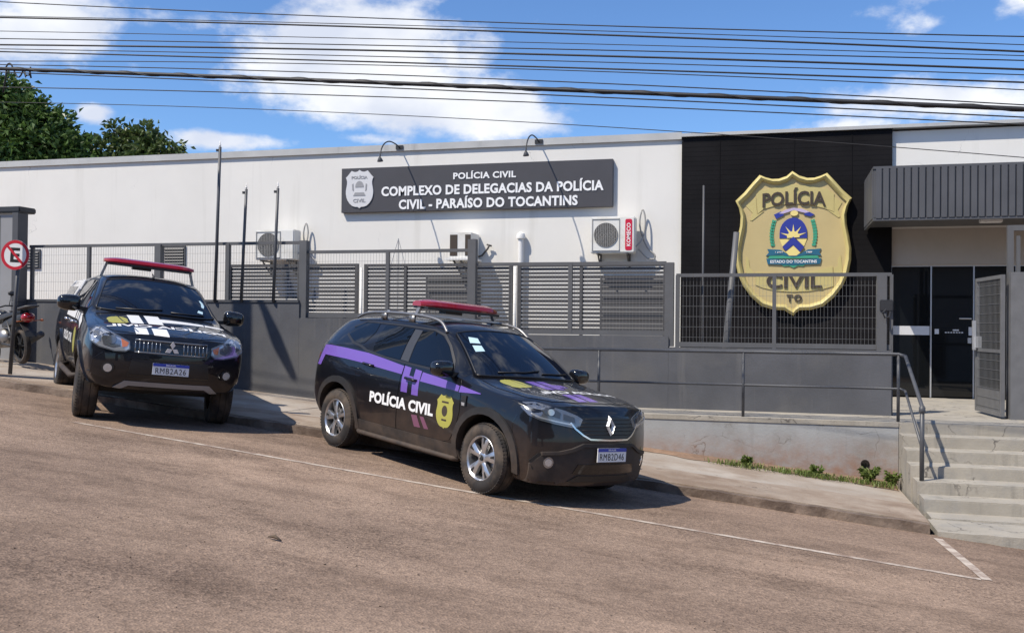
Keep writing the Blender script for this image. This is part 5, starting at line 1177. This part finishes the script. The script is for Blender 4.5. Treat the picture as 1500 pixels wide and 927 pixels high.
# nose
T.front('grille', [[(-.40, 1.005), (-.43, .93), (-.36, .845), (.36, .845), (.43, .93), (.40, 1.005), (.2, 1.015), (-.2, 1.015)]], .006, M['gloss_black'], rim=.02)
gb = BM()
for k in range(-9, 10):
    y = k*.044
    if abs(y) < .10: continue
    P_ = [T.proj(Vector((5, y, z)), Vector((-1, 0, 0)), .012) for z in (.87, .91, .95, .99)]; tube(gb, P_, .0075, 5)
for z in (.86, 1.0):
    P_ = [T.proj(Vector((5, y, z)), Vector((-1, 0, 0)), .014) for y in lin(-.40, .40, 8)]; tube(gb, P_, .011, 6)
obj('grille_bars', gb, M['lamp_mid'], trk, True)
cx3 = trk_xf(0, .94, 0)+.0
bm = BM()
for a in (90, 210, 330):          # three-diamond emblem
    c, s = math.cos(R(a)), math.sin(R(a)); L_ = .075; prism(bm, [(0, 0), (L_*.5*c-.024*s, L_*.5*s+.024*c), (L_*c, L_*s), (L_*.5*c+.024*s, L_*.5*s-.024*c)], .018, lambda u, v, w: (cx3+.012+w, u*1.15, .925+v*1.15))
obj('emblem', bm, M['emblem'], trk)
T.front('bumper', [[(-.83, .58), (-.82, .74), (-.72, .825), (-.46, .838), (.46, .838), (.72, .825), (.82, .74), (.83, .58), (.62, .50), (-.62, .50)]], .028, M['paint_t'], rim=.04)
T.front('lower_intake', [[(-.45, .575), (-.42, .80), (.42, .80), (.45, .575)]], .032, M['plastic_clean'], rim=.01)
for z in (.60, .79): T.front('intake_rib', rib2([(-.44, z), (.44, z)], .014), .038, M['gloss_black'], rim=.01)
T.front('skid_plate', [[(-.58, .435), (-.47, .525), (.47, .525), (.58, .435), (.50, .425), (.42, .47), (-.42, .47), (-.50, .425)]], .036, M['mid_grey'], rim=.03)
T.front('bumper_chin', [[(-.46, .46), (.46, .46), (.52, .40), (-.52, .40)]], .012, M['plastic_clean'], rim=.03)
plate(trk, trk_xf(0, .69, 0)+.048, 0, .69, 'RMB2A26', tilt=-2)
light_bar(trk, -.05, 1.90, .585, [(-.05, .54, 1.895), (-.05, .60, 1.70)], dep=.14, ht=.075)
bm = BM(); tube(bm, [(.42, 0, 1.725), (.40, 0, 1.77), (.30, 0, 1.80)], [.02, .012, .008], 6); obj('antenna', bm, M['plastic_clean'], trk, True)
for x in (1.5, -1.5):
    for sg in (-1, 1): wheel(trk, x, sg*.775, .385, .255, .225, 'truck', sg, .3, R(-4) if x > 0 else 0)
bm = BM(); box(bm, -2.6, 2.0, -.62, .62, .44, .62); box(bm, -1.56, -1.44, -.7, .7, .30, .46); box(bm, 1.44, 1.56, -.66, .66, .32, .45); obj('underbody', bm, M['rim_dark'], trk)
place_on_road(trk, -8.421, 11.244, R(-45.45), 3.0, 1.55)

# ------------------------------------------------------------------ no-parking sign
sx, sy = -11.13, 11.95; sz = sw_z(sx, sy)
sn = empty('no_parking_sign', 'round no parking sign with a struck-out letter on a leaning dark post', 'road sign', (sx, sy, sz))
bm = BM(); tube(bm, [(0, 0, 0), (.125, .02, 1.98)], .03, 10); obj('post', bm, M['dark_grey'], sn, True)
SG = Matrix.Translation((.105, -.045, 1.80)) @ Matrix.Rotation(R(10), 4, 'Z') @ Matrix.Rotation(R(3), 4, 'Y')
fs_ = lambda u, v, w: SG @ Vector((u, -w, v))
bm = BM(); prism(bm, ellipse(0, 0, .225, .225, 40), .006, fs_); sp_ = obj('sign_plate', bm, M['plate_white'], sn)
bm = BM(); o_, i_ = ellipse(0, 0, .224, .224, 40), ellipse(0, 0, .178, .178, 40)
for k in range(40): prism(bm, [o_[k], o_[(k+1) % 40], i_[(k+1) % 40], i_[k]], .002, fs_, .006)
prism(bm, [(-.145, .118), (-.118, .145), (.145, -.118), (.118, -.145)], .001, fs_, .0085); obj('red_ring', bm, M['red'], sp_)
bm = BM(); put_text(bm, text_mesh('E', h=.22, w=.15, bold=.03), lambda u, v, w: fs_(u, v, .006+w), .002); obj('letter', bm, M['ink'], sp_)

# ------------------------------------------------------------------ motorcycle
mx_, my_ = -12.55, 13.42; mz_ = sw_z(mx_, my_)
mo = empty('motorcycle', 'dark motorcycle with a red tail light parked against the grey wall, seen from behind', 'motorcycle', (mx_, my_, mz_))
# local: x forward (away, to the left), built about the middle of the wheelbase
for nm, x in (('wheel', -.62), ('wheel', .64)):
    bm = BM(); lathe(bm, [(-.045, .23), (-.052, .262), (-.03, .295), (0, .302), (.03, .295), (.052, .262), (.045, .23)], (x, 0, .302), (0, 1, 0), 32, closed=True); w = obj(nm, bm, M['tyre'], mo, 40)
    bm = BM(); lathe(bm, [(-.04, .232), (-.03, .215), (.03, .215), (.04, .232)], (x, 0, .302), (0, 1, 0), 32, closed=True)
    for k in range(6):
        a = k*math.pi/3; bar(bm, (x, 0, .302), (x+.222*math.cos(a), 0, .302+.222*math.sin(a)), .02, .03, up=Vector((0, 1, 0)))
    lathe(bm, [(-.06, .045), (.06, .045)], (x, 0, .302), (0, 1, 0), 12); obj('rim', bm, M['rim_dark'], w)
bm = BM(); tube(bm, [(.45, 0, .86), (.30, 0, .55), (.0, 0, .42), (-.28, 0, .46)], .03, 8); tube(bm, [(-.95, 0, .84), (-.5, .0, .72), (.1, 0, .74), (.42, 0, .86)], .028, 8)
for s in (-1, 1): tube(bm, [(-.62, s*.10, .302), (-.1, s*.10, .36)], .022, 8); tube(bm, [(-.62, s*.115, .34), (-.42, s*.115, .72)], .026, 8)
obj('frame', bm, M['black_metal'], mo, True)
bm = BM(); ball(bm, (.02, 0, .46), 1, 2, (.21, .13, .17)); lathe(bm, [(-.15, .09), (.15, .09)], (.05, 0, .38), (0, 1, 0), 16); obj('engine', bm, M['steel'], mo, True)
bm = BM(); ball(bm, (.20, 0, .82), 1, 3, (.26, .14, .13)); obj('fuel_tank', bm, M['gloss_black'], mo, True)
def slab(prof, z_):  # loft of half widths along x: (x, z, half width, thickness)
    bm = BM(); rg = []
    for x, z, w, t in prof: rg.append([bm.verts.new((x, y, z+dz)) for y, dz in ((-w, -t), (w, -t), (w*1.02, 0), (w*.8, t*.8), (0, t), (-w*.8, t*.8), (-w*1.02, 0))])
    for a, b in zip(rg, rg[1:]):
        for k in range(7): bm.faces.new((a[k], a[(k+1) % 7], b[(k+1) % 7], b[k]))
    bm.faces.new(rg[0]); bm.faces.new(rg[-1][::-1]); bmesh.ops.recalc_face_normals(bm, faces=bm.faces[:]); return bm
obj('seat', slab([(-.86, .86, .07, .025), (-.6, .845, .12, .04), (-.3, .82, .135, .045), (0, .80, .12, .045), (.06, .82, .09, .035)], 0), M['black_metal'], mo, 60)
obj('tail_fairing', slab([(-.98, .80, .05, .04), (-.85, .775, .10, .06), (-.6, .74, .125, .075), (-.3, .70, .12, .07), (-.15, .68, .10, .05)], 0), M['black_metal'], mo, 60)
bm = BM(); ball(bm, (-.97, 0, .755), 1, 2, (.10, .115, .085)); obj('tail_light', bm, M['red_lens'], mo, True)
bm = BM(); tube(bm, [(-.55, -.11, .885), (-.95, -.12, .915), (-1.16, -.10, .93), (-1.18, 0, .932), (-1.16, .10, .93), (-.95, .12, .915), (-.55, .11, .885)], .014, 8); bar(bm, (-1.16, 0, .93), (-.75, 0, .90), .16, .02); obj('rear_rack', bm, M['dark_grey'], mo, True)
bm = BM(); bar(bm, (-.80, 0, .68), (-1.02, 0, .47), .15, .012); bar(bm, (-1.0, 0, .52), (-1.03, 0, .44), .17, .012); obj('mudguard', bm, M['black_metal'], mo)
bm = BM(); tube(bm, [(.15, -.12, .33), (-.1, -.15, .28), (-.35, -.16, .33), (-.40, -.165, .34)], .022, 8); tube(bm, [(-.38, -.165, .335), (-.55, -.175, .37), (-.98, -.185, .47), (-1.0, -.185, .475)], [.035, .055, .055, .03], 12); obj('exhaust', bm, M['dark_grey'], mo, True)
bm = BM()
for s in (-1, 1): tube(bm, [(.64, s*.08, .302), (.42, s*.08, .92)], .024, 8)
obj('fork', bm, M['steel'], mo, True)
bm = BM(); tube(bm, [(.30, -.36, 1.0), (.38, -.18, 1.02), (.41, 0, .97), (.38, .18, 1.02), (.30, .36, 1.0)], .014, 8)
for s in (-1, 1): tube(bm, [(.36, s*.24, 1.02), (.40, s*.30, 1.2)], .007, 6); ball(bm, (.40, s*.31, 1.23), 1, 1, (.02, .07, .05))
obj('handlebar', bm, M['black_metal'], mo, True)
bm = BM(); ball(bm, (.52, 0, .92), 1, 2, (.09, .10, .11)); obj('headlight', bm, M['lamp'], mo, True)
for s in (-1, 1):
    bm = BM(); tube(bm, [(-.93, s*.06, .70), (-.96, s*.2, .70)], .008, 6); ball(bm, (-.965, s*.22, .70), 1, 1, (.03, .035, .025)); obj('turn_signal', bm, M['amber'], mo, True)
bm = BM(); tube(bm, [(.0, .12, .30), (-.08, .30, .01)], .012, 6); obj('kickstand', bm, M['black_metal'], mo, True)
mo.rotation_euler = (R(-4), R(3), R(154))

# ------------------------------------------------------------------ grey gate housing at the left edge
bx, by = -14.39, 14.10
gh = empty('gate_housing', 'grey sheet metal gate housing with a dark flat roof at the left edge', 'gate housing', (bx, by, -1.0))
bm = BM(); box(bm, -2.6, 1.30, 0, .17, -.4, 2.92); obj('panel', bm, M['mid_grey'], gh)
bm = BM(); box(bm, 1.303, 1.42, -.05, .19, 1.36, 2.95); box(bm, 1.303, 1.42, -.05, .19, -.4, 1.355); obj('side_post', bm, M['dark_grey'], gh)
bm = BM(); box(bm, -2.7, 1.46, -.06, .35, 2.955, 3.06); bmesh.ops.bevel(bm, geom=bm.edges[:], offset=.02, segments=2, affect='EDGES'); obj('roof', bm, M['black_metal'], gh)
bm = BM(); box(bm, .95, 1.0, -.004, .0, -.1, 2.9); box(bm, -.2, -.15, -.004, 0, -.1, 2.9); obj('seam', bm, M['fence'], gh)

# ------------------------------------------------------------------ trees beyond the building
def leaves(bm, tint, pts, size, rnd):
    """one folded leaf per point, pointing outward and drooping"""
    for p, nrm, s in pts:
        d = (nrm+Vector((rnd.uniform(-1, 1), rnd.uniform(-1, 1), rnd.uniform(-1.1, .5)))).normalized(); sd_ = d.cross(Vector((rnd.uniform(-1, 1), rnd.uniform(-1, 1), rnd.uniform(-.3, 1)))).normalized()
        L_, w = size*s*rnd.uniform(.7, 1.3), size*s*rnd.uniform(.22, .34); up = sd_.cross(d)*.15*L_
        a, b, c, e = (bm.verts.new(p), bm.verts.new(p+d*L_*.5+sd_*w+up), bm.verts.new(p+d*L_-up), bm.verts.new(p+d*L_*.5-sd_*w+up))
        t = min(1, max(0, rnd.gauss(.38, .2)))
        for v in (a, b, c, e): v[tint] = t
        bm.faces.new((a, b, c)); bm.faces.new((a, c, e))
def tree(label, base, trunk_h, clumps, nleaf, size, m, seed, group='trees behind the station', tr_=.28):
    rnd = random.Random(seed); e = empty('tree', label, 'tree', base, group)
    bm = BM(); top = Vector((.2, .1, trunk_h)); tube(bm, [(0, 0, -2.5), (.05, .0, trunk_h*.5), top], [tr_*1.2, tr_, tr_*.75], 10)
    for c, r in clumps:
        c = Vector(c); mid = top.lerp(c, .5)+Vector((0, 0, .15)); tube(bm, [top-Vector((0, 0, .3)), mid, c], [tr_*.5, tr_*.28, .03], 6)
        for q in range(4):
            d = Vector((rnd.uniform(-1, 1), rnd.uniform(-1, 1), rnd.uniform(-.5, 1))).normalized()*r[0]*.75; tube(bm, [mid.lerp(c, .7), c+d*.5, c+d], [.04, .025, .01], 5)
    obj('trunk', bm, M['bark'], e, True)
    bm = BM(); tint = bm.verts.layers.float.new('tint'); pts = []
    tot = sum(r[0]*r[2] for c, r in clumps)
    for c, r in clumps:
        n = int(nleaf*r[0]*r[2]/tot); k = 0
        while k < n:                       # small sprays of leaves at the twig tips
            d = Vector((rnd.gauss(0, 1), rnd.gauss(0, 1), rnd.gauss(0, 1))).normalized(); rad = rnd.random()**.33*rnd.uniform(.82, 1.10)
            q = Vector(c)+Vector((d.x*r[0], d.y*r[1], d.z*r[2]))*rad
            for j in range(rnd.randint(5, 10)):
                pts.append((q+Vector((rnd.gauss(0, .12), rnd.gauss(0, .12), rnd.gauss(0, .09))), d, 1)); k += 1
    leaves(bm, tint, pts, size, rnd)
    obj('crown', bm, m, e)
rr = random.Random(3)
cl = [((-.6, 0, 5.0), (2.6, 2.4, 2.0)), ((1.5, -.4, 4.5), (2.2, 2.0, 1.9)), ((-3, .3, 4.6), (2.4, 2.2, 2.1)), ((.3, -.8, 6.3), (1.7, 1.6, 1.15)), ((-1.6, -.5, 6.35), (1.6, 1.5, 1.0)), ((2.9, -.2, 3.7), (1.7, 1.6, 1.5)), ((1.4, -1.6, 3.2), (1.8, 1.4, 1.4)), ((-1.4, -1.8, 3.5), (2.0, 1.4, 1.5)), ((1.6, -.6, 5.6), (1.2, 1.2, 1.0)), ((-3.2, -.8, 6.0), (1.4, 1.3, .9))]
for k in range(14):
    a = rr.uniform(-2.9, 2.9); cl.append(((a-.2, rr.uniform(-2.2, 0), 4.6+rr.uniform(-1.5, 1.9)*(1-abs(a)/4)), (rr.uniform(.6, .9),)*3))
tree('large dense dark green tree rising behind the left end of the roof', (-25.9, 27, 1.0), 2.6, cl, 70000, .235, M['mango'], 11, tr_=.4)
cl = [((-.6, 0, 4.3), (1.0, .9, .9)), ((.3, .3, 4.9), (.75, .7, .6)), ((1.2, 0, 4.3), (.8, .8, .8)), ((1.9, .2, 3.7), (.8, .8, .7)), ((-1.3, 0, 3.7), (1.1, .9, .9)), ((.4, -.4, 3.7), (1.1, .9, .8)), ((2.6, .1, 3.2), (.7, .6, .6)), ((.9, .1, 5.2), (.4, .4, .3)), ((-.3, .1, 5.3), (.4, .4, .35)), ((1.9, 0, 4.7), (.4, .4, .3))]
tree('smaller open light green tree beside the dense one behind the roof', (-21.6, 28, 1.25), 2.4, cl, 7000, .23, M['lightleaf'], 5, tr_=.16)

# ------------------------------------------------------------------ utility pole just off the picture, wires
up = empty('utility_pole', 'concrete utility pole carrying the wires beside the left edge', 'utility pole', (-11.2, 11.33, sw_z(-11.2, 11.3)))
bm = BM(); tube(bm, [(0, 0, -.05), (0, 0, 8.1)], [.19, .13], 14); obj('pole', bm, M['concrete_pole'], up, True)
bm = BM(); tube(bm, [(.05, 0, 7.2), (.30, 0, 6.72), (.45, 0, 6.43), (.66, 0, 5.98), (.80, 0, 5.72), (.96, 0, 5.42)], [.05, .055, .07, .11, .09, .06], 10); obj('cable_drop', bm, M['wire'], up, True)
bm = BM(); bar(bm, (-.0, -.5, 7.75), (0, .5, 7.75), .1, .12); bar(bm, (0, -.2, 4.9), (0, .2, 4.9), .08, .3); obj('cross_arm', bm, M['bark'], up)
WL = ['topmost thin overhead wire, bowing lowest at mid span', 'faint second overhead wire from the top, just above the upper dark one', 'upper dark medium overhead wire, third from the top', 'faint thin overhead wire, fourth from the top, in the gap below the upper dark one', 'thin overhead wire just above the middle dark one, fifth from the top', 'middle dark medium overhead wire, sixth from the top', 'faint overhead wire just under the middle dark one, seventh from the top', 'thicker greyish overhead wire halfway down to the heavy bundle', 'fine overhead wire between the greyish wire and the heavy bundle', 'thin overhead wire running right above the heavy black bundle', 'heavy black cable bundle, much the thickest of the overhead wires', 'thin overhead wire running right below the heavy black bundle', 'second thin overhead wire below the heavy black bundle', 'lowest fine overhead wire, crossing the white wall right of the dark cladding']
WC = [(0.00105, -0.0993, 3.437, 0.007), (-0.00058, -0.10385, 3.371, 0.005), (-0.00077, -0.10945, 3.313, 0.011), (-0.00038, -0.09479, 3.2283, 0.005), (-0.00038, -0.0905, 3.1655, 0.007), (-0.00096, -0.09575, 3.087, 0.012), (-0.00058, -0.09254, 3.0172, 0.006), (-0.00029, -0.09325, 2.9359, 0.010), (-0.00192, -0.10241, 2.8894, 0.006), (-0.00144, -0.10683, 2.7355, 0.007), (-0.00029, -0.09619, 2.6561, 0.027), (-0.00038, -0.09988, 2.5778, 0.008), (-0.00125, -0.09678, 2.4946, 0.007), (-0.0024, -0.11636, 2.1996, 0.005)]
for (a, b, c, r), lab in zip(WC, WL):
    bm = BM(); tube(bm, [(x, 11.35, a*x*x+b*x+c) for x in lin(-11.2, 14, 40)], r, 6)
    if r > .02:                # lashed bundle: a second strand winding round it
        tube(bm, [(x, 11.35+.018*math.cos(x*7), a*x*x+b*x+c+.022*math.sin(x*7)) for x in lin(-11.2, 14, 260)], .014, 5)
    tag(obj('overhead_wire', bm, M['wire'], smooth=True), lab, 'wire', 'overhead wires along the street')
bm = BM(); zc = lambda x: -.00029*x*x-.09619*x+2.66
tube(bm, [(-10.75+.45*k/16, 11.35, zc(-10.75+.45*k/16)-.02+.10*math.sin(k*.55)-.16*(k % 16 > 12)) for k in range(17)], .011, 6); tube(bm, [(-10.72, 11.35, zc(-10.72)), (-10.74, 11.36, zc(-10.7)-.12), (-10.78, 11.36, zc(-10.7)-.34)], .013, 6); tube(bm, [(-10.32, 11.35, zc(-10.3)), (-10.30, 11.36, zc(-10.3)-.12)], .013, 6)
tag(obj('spare_cable', bm, M['wire'], smooth=True), 'loose loop of spare cable tied under the heavy bundle above the tree', 'cable')
# ------------------------------------------------------------------ soil, grass, weeds, small things
def wob(x): return .05*math.sin(x*5.1)+.04*math.sin(x*11.3+1)
bm = BM(); prev = None
for x in lin(-1.9, 1.52, 50):
    w = interp([(-1.9, .05), (-1.2, .25), (0, .25), (.8, .42), (1.52, .55)], x)+wob(x)
    a, b = (x, 13.295-w), (x, 13.298); cur = [bm.verts.new((*a, sw_z(*a)+.006)), bm.verts.new((x, 13.295-w*.5, sw_z(x, 13.3-w*.5)+.03+.01*math.sin(x*9))), bm.verts.new((*b, sw_z(*b)+.045))]
    if prev:
        for k in (0, 1): bm.faces.new((prev[k], cur[k], cur[k+1], prev[k+1]))
    prev = cur
o = struct(obj('soil_strip', bm, M['dirt'], smooth=True))
bm = BM(); prev = None                       # earth square cut in the sidewalk behind the purple-striped car
for x in lin(-5.95, -5.0, 12):
    w = .28*math.sqrt(max(.02, 1-((x+5.47)/.5)**2)); y0 = 12.75
    cur = [bm.verts.new((x, y0-w, sw_z(x, y0-w)+.005)), bm.verts.new((x, y0, sw_z(x, y0)+.02)), bm.verts.new((x, y0+w, sw_z(x, y0+w)+.005))]
    if prev:
        for k in (0, 1): bm.faces.new((prev[k], cur[k], cur[k+1], prev[k+1]))
    prev = cur
struct(obj('planting_hole', bm, M['dirt'], smooth=True))
rg = random.Random(9)
def blades(bm, tint, x, y, n, h, sp):
    for _ in range(n):
        px, py = x+rg.gauss(0, sp), min(13.27, y+rg.gauss(0, sp*.6)); 
        if px > 1.5: px = 1.5
        z = sw_z(px, py)+.01; a = rg.uniform(0, 6.28); l = h*rg.uniform(.5, 1.2); lean = rg.uniform(.2, .9)*l; w = .006
        p = Vector((px, py, z)); d = Vector((math.cos(a), math.sin(a), 0)); s = Vector((-d.y, d.x, 0))*w
        v = [bm.verts.new(q) for q in (p-s, p+s, p+d*lean*.4+Vector((0, 0, l*.7))+s*.8, p+d*lean*.4+Vector((0, 0, l*.7))-s*.8, p+d*lean+Vector((0, 0, l*.85)))]
        t = min(1, max(0, rg.gauss(.45, .25)))
        for q in v: q[tint] = t
        bm.faces.new((v[0], v[1], v[2], v[3])); bm.faces.new((v[3], v[2], v[4]))
bm = BM(); tint = bm.verts.layers.float.new('tint')
for x in lin(-.75, 1.45, 90):
    d = interp([(-.8, .1), (-.4, .7), (-.05, .1), (.3, .8), (.6, .9), (.85, .35), (1.1, .6), (1.5, .5)], x)*rg.uniform(.1, 1); blades(bm, tint, x+rg.uniform(-.08, .08), 12.98-.1*d+rg.uniform(-.16, .14), int(38*d), .075, .07)
for x in lin(-5.8, -5.2, 10): blades(bm, tint, x, 12.75, 4, .05, .06)
g = obj('grass', bm, M['weed']); g['kind'] = 'stuff'; tag(g, 'short green grass along the foot of the retaining wall', 'grass')
def weed(label, x, y, h, n):
    z = sw_z(x, y)+.02; e = empty('weed', label, 'plant', (x, y, z), 'weeds at the foot of the retaining wall')
    bm = BM(); pts = []
    for k in range(n):
        a = rg.uniform(0, 6.28); tip = Vector((math.cos(a)*h*rg.uniform(.2, .75), math.sin(a)*h*.35, h*rg.uniform(.5, 1))); tube(bm, [(0, 0, -.03), tip*.5+Vector((0, 0, h*.12)), tip], [.006, .004, .002], 5)
        for t in lin(.3, 1, 5): pts += [(tip*t+Vector((0, 0, h*.1*(1-t))), Vector((math.cos(a), math.sin(a)*.5, .6)), 1) for _ in range(3)]
    obj('stem', bm, M['weed'], e, True)
    bm = BM(); tint = bm.verts.layers.float.new('tint'); leaves(bm, tint, pts, .058, rg); obj('leaves', bm, M['weed'], e)
weed('bushy green weed under the drain hole', 1.20, 13.08, .19, 20)
weed('low green weed left of the drain hole', .55, 12.98, .12, 7)
weed('yellowish weed in the corner beside the concrete steps', 1.46, 13.0, .20, 7)
weed('low pale weed, the farthest left along the retaining wall', -.32, 13.0, .13, 6)
bm = BM(); tube(bm, [(-3.36, 5.95, zr(-3.36, 5.95)+.012), (-3.30, 5.93, zr(-3.30, 5.93)+.03), (-3.24, 5.92, zr(-3.24, 5.92)+.012)], [.004, .014, .003], 6)
for v in bm.verts: v.co.z = max(v.co.z, zr(v.co.x, v.co.y)+.002)
tag(obj('dry_leaf', bm, M['bark'], smooth=True), 'curled dry leaf lying on the road in the foreground', 'leaf')
# loose chippings on the road
bm = BM()
for _ in range(900):
    x, y = rg.uniform(-5, 2.4), rg.uniform(3.2, 8.3); s = rg.uniform(.004, .011); z = zr(x, y)
    v = [bm.verts.new((x+rg.uniform(-s, s), y+rg.uniform(-s, s), z+dz)) for dz in (0.001, .001, .001, s*.9)]
    for f in ((0, 1, 3), (1, 2, 3), (2, 0, 3)): bm.faces.new([v[i] for i in f])
o = obj('gravel', bm, M['kerb']); o['kind'] = 'stuff'; tag(o, 'loose chippings scattered over the worn road surface', 'gravel')

# ------------------------------------------------------------------ unseen houses and trees added behind the camera to darken glass and paint reflections
for lab, x0, x1, hgt, mw in (('low ochre house across the street, reflected in the parked vehicles', -16, -4.5, 4.0, 'beige_wall'), ('taller grey house across the street, reflected in the entrance glass', 1.5, 13, 5.2, 'coping')):
    xm = (x0+x1)/2; zb = zr(xm, -11); e = empty('house', lab, 'house', (xm, -15, zb), 'houses across the street'); hw = (x1-x0)/2
    bm = BM(); box(bm, -hw, hw, -5, 4, -1.5, hgt); obj('wall', bm, M[mw], e)
    bm = BM(); prism(bm, [(-5.5, hgt+.003), (4.6, hgt+.003), (4.6, hgt+.15), (-.4, hgt+1.7), (-5.5, hgt+.15)], 2*hw+1, lambda u, v, w: (-hw-.5+w, u, v)); obj('roof', bm, M['bark'], e)
    for k in range(3):
        cx_ = -hw*.6+hw*.6*k
        bm = BM(); box(bm, cx_-.6, cx_+.6, 4.003, 4.02, .9, 2.2) if k != 1 else box(bm, cx_-.5, cx_+.5, 4.003, 4.02, 0, 2.2); obj('window' if k != 1 else 'door', bm, M['gloss_black'], e)
src = next(o for o in COL.objects if o.name.startswith('tree') and o.get('label', '').startswith('large'))
for lab, x, y, sc in (('dark tree across the street left of the ochre house', -19, -13, .95), ('dark tree across the street between the two houses', -1.5, -14, 1.0), ('dark tree across the street right of the grey house', 17, -13, .9)):
    t = src.copy(); COL.objects.link(t); t.location = (x, y, zr(x, y)+1.2); t.scale = (sc,)*3; t['label'] = lab; t['group'] = 'trees across the street'
    for ch in list(src.children):
        c = ch.copy(); COL.objects.link(c); c.parent = t
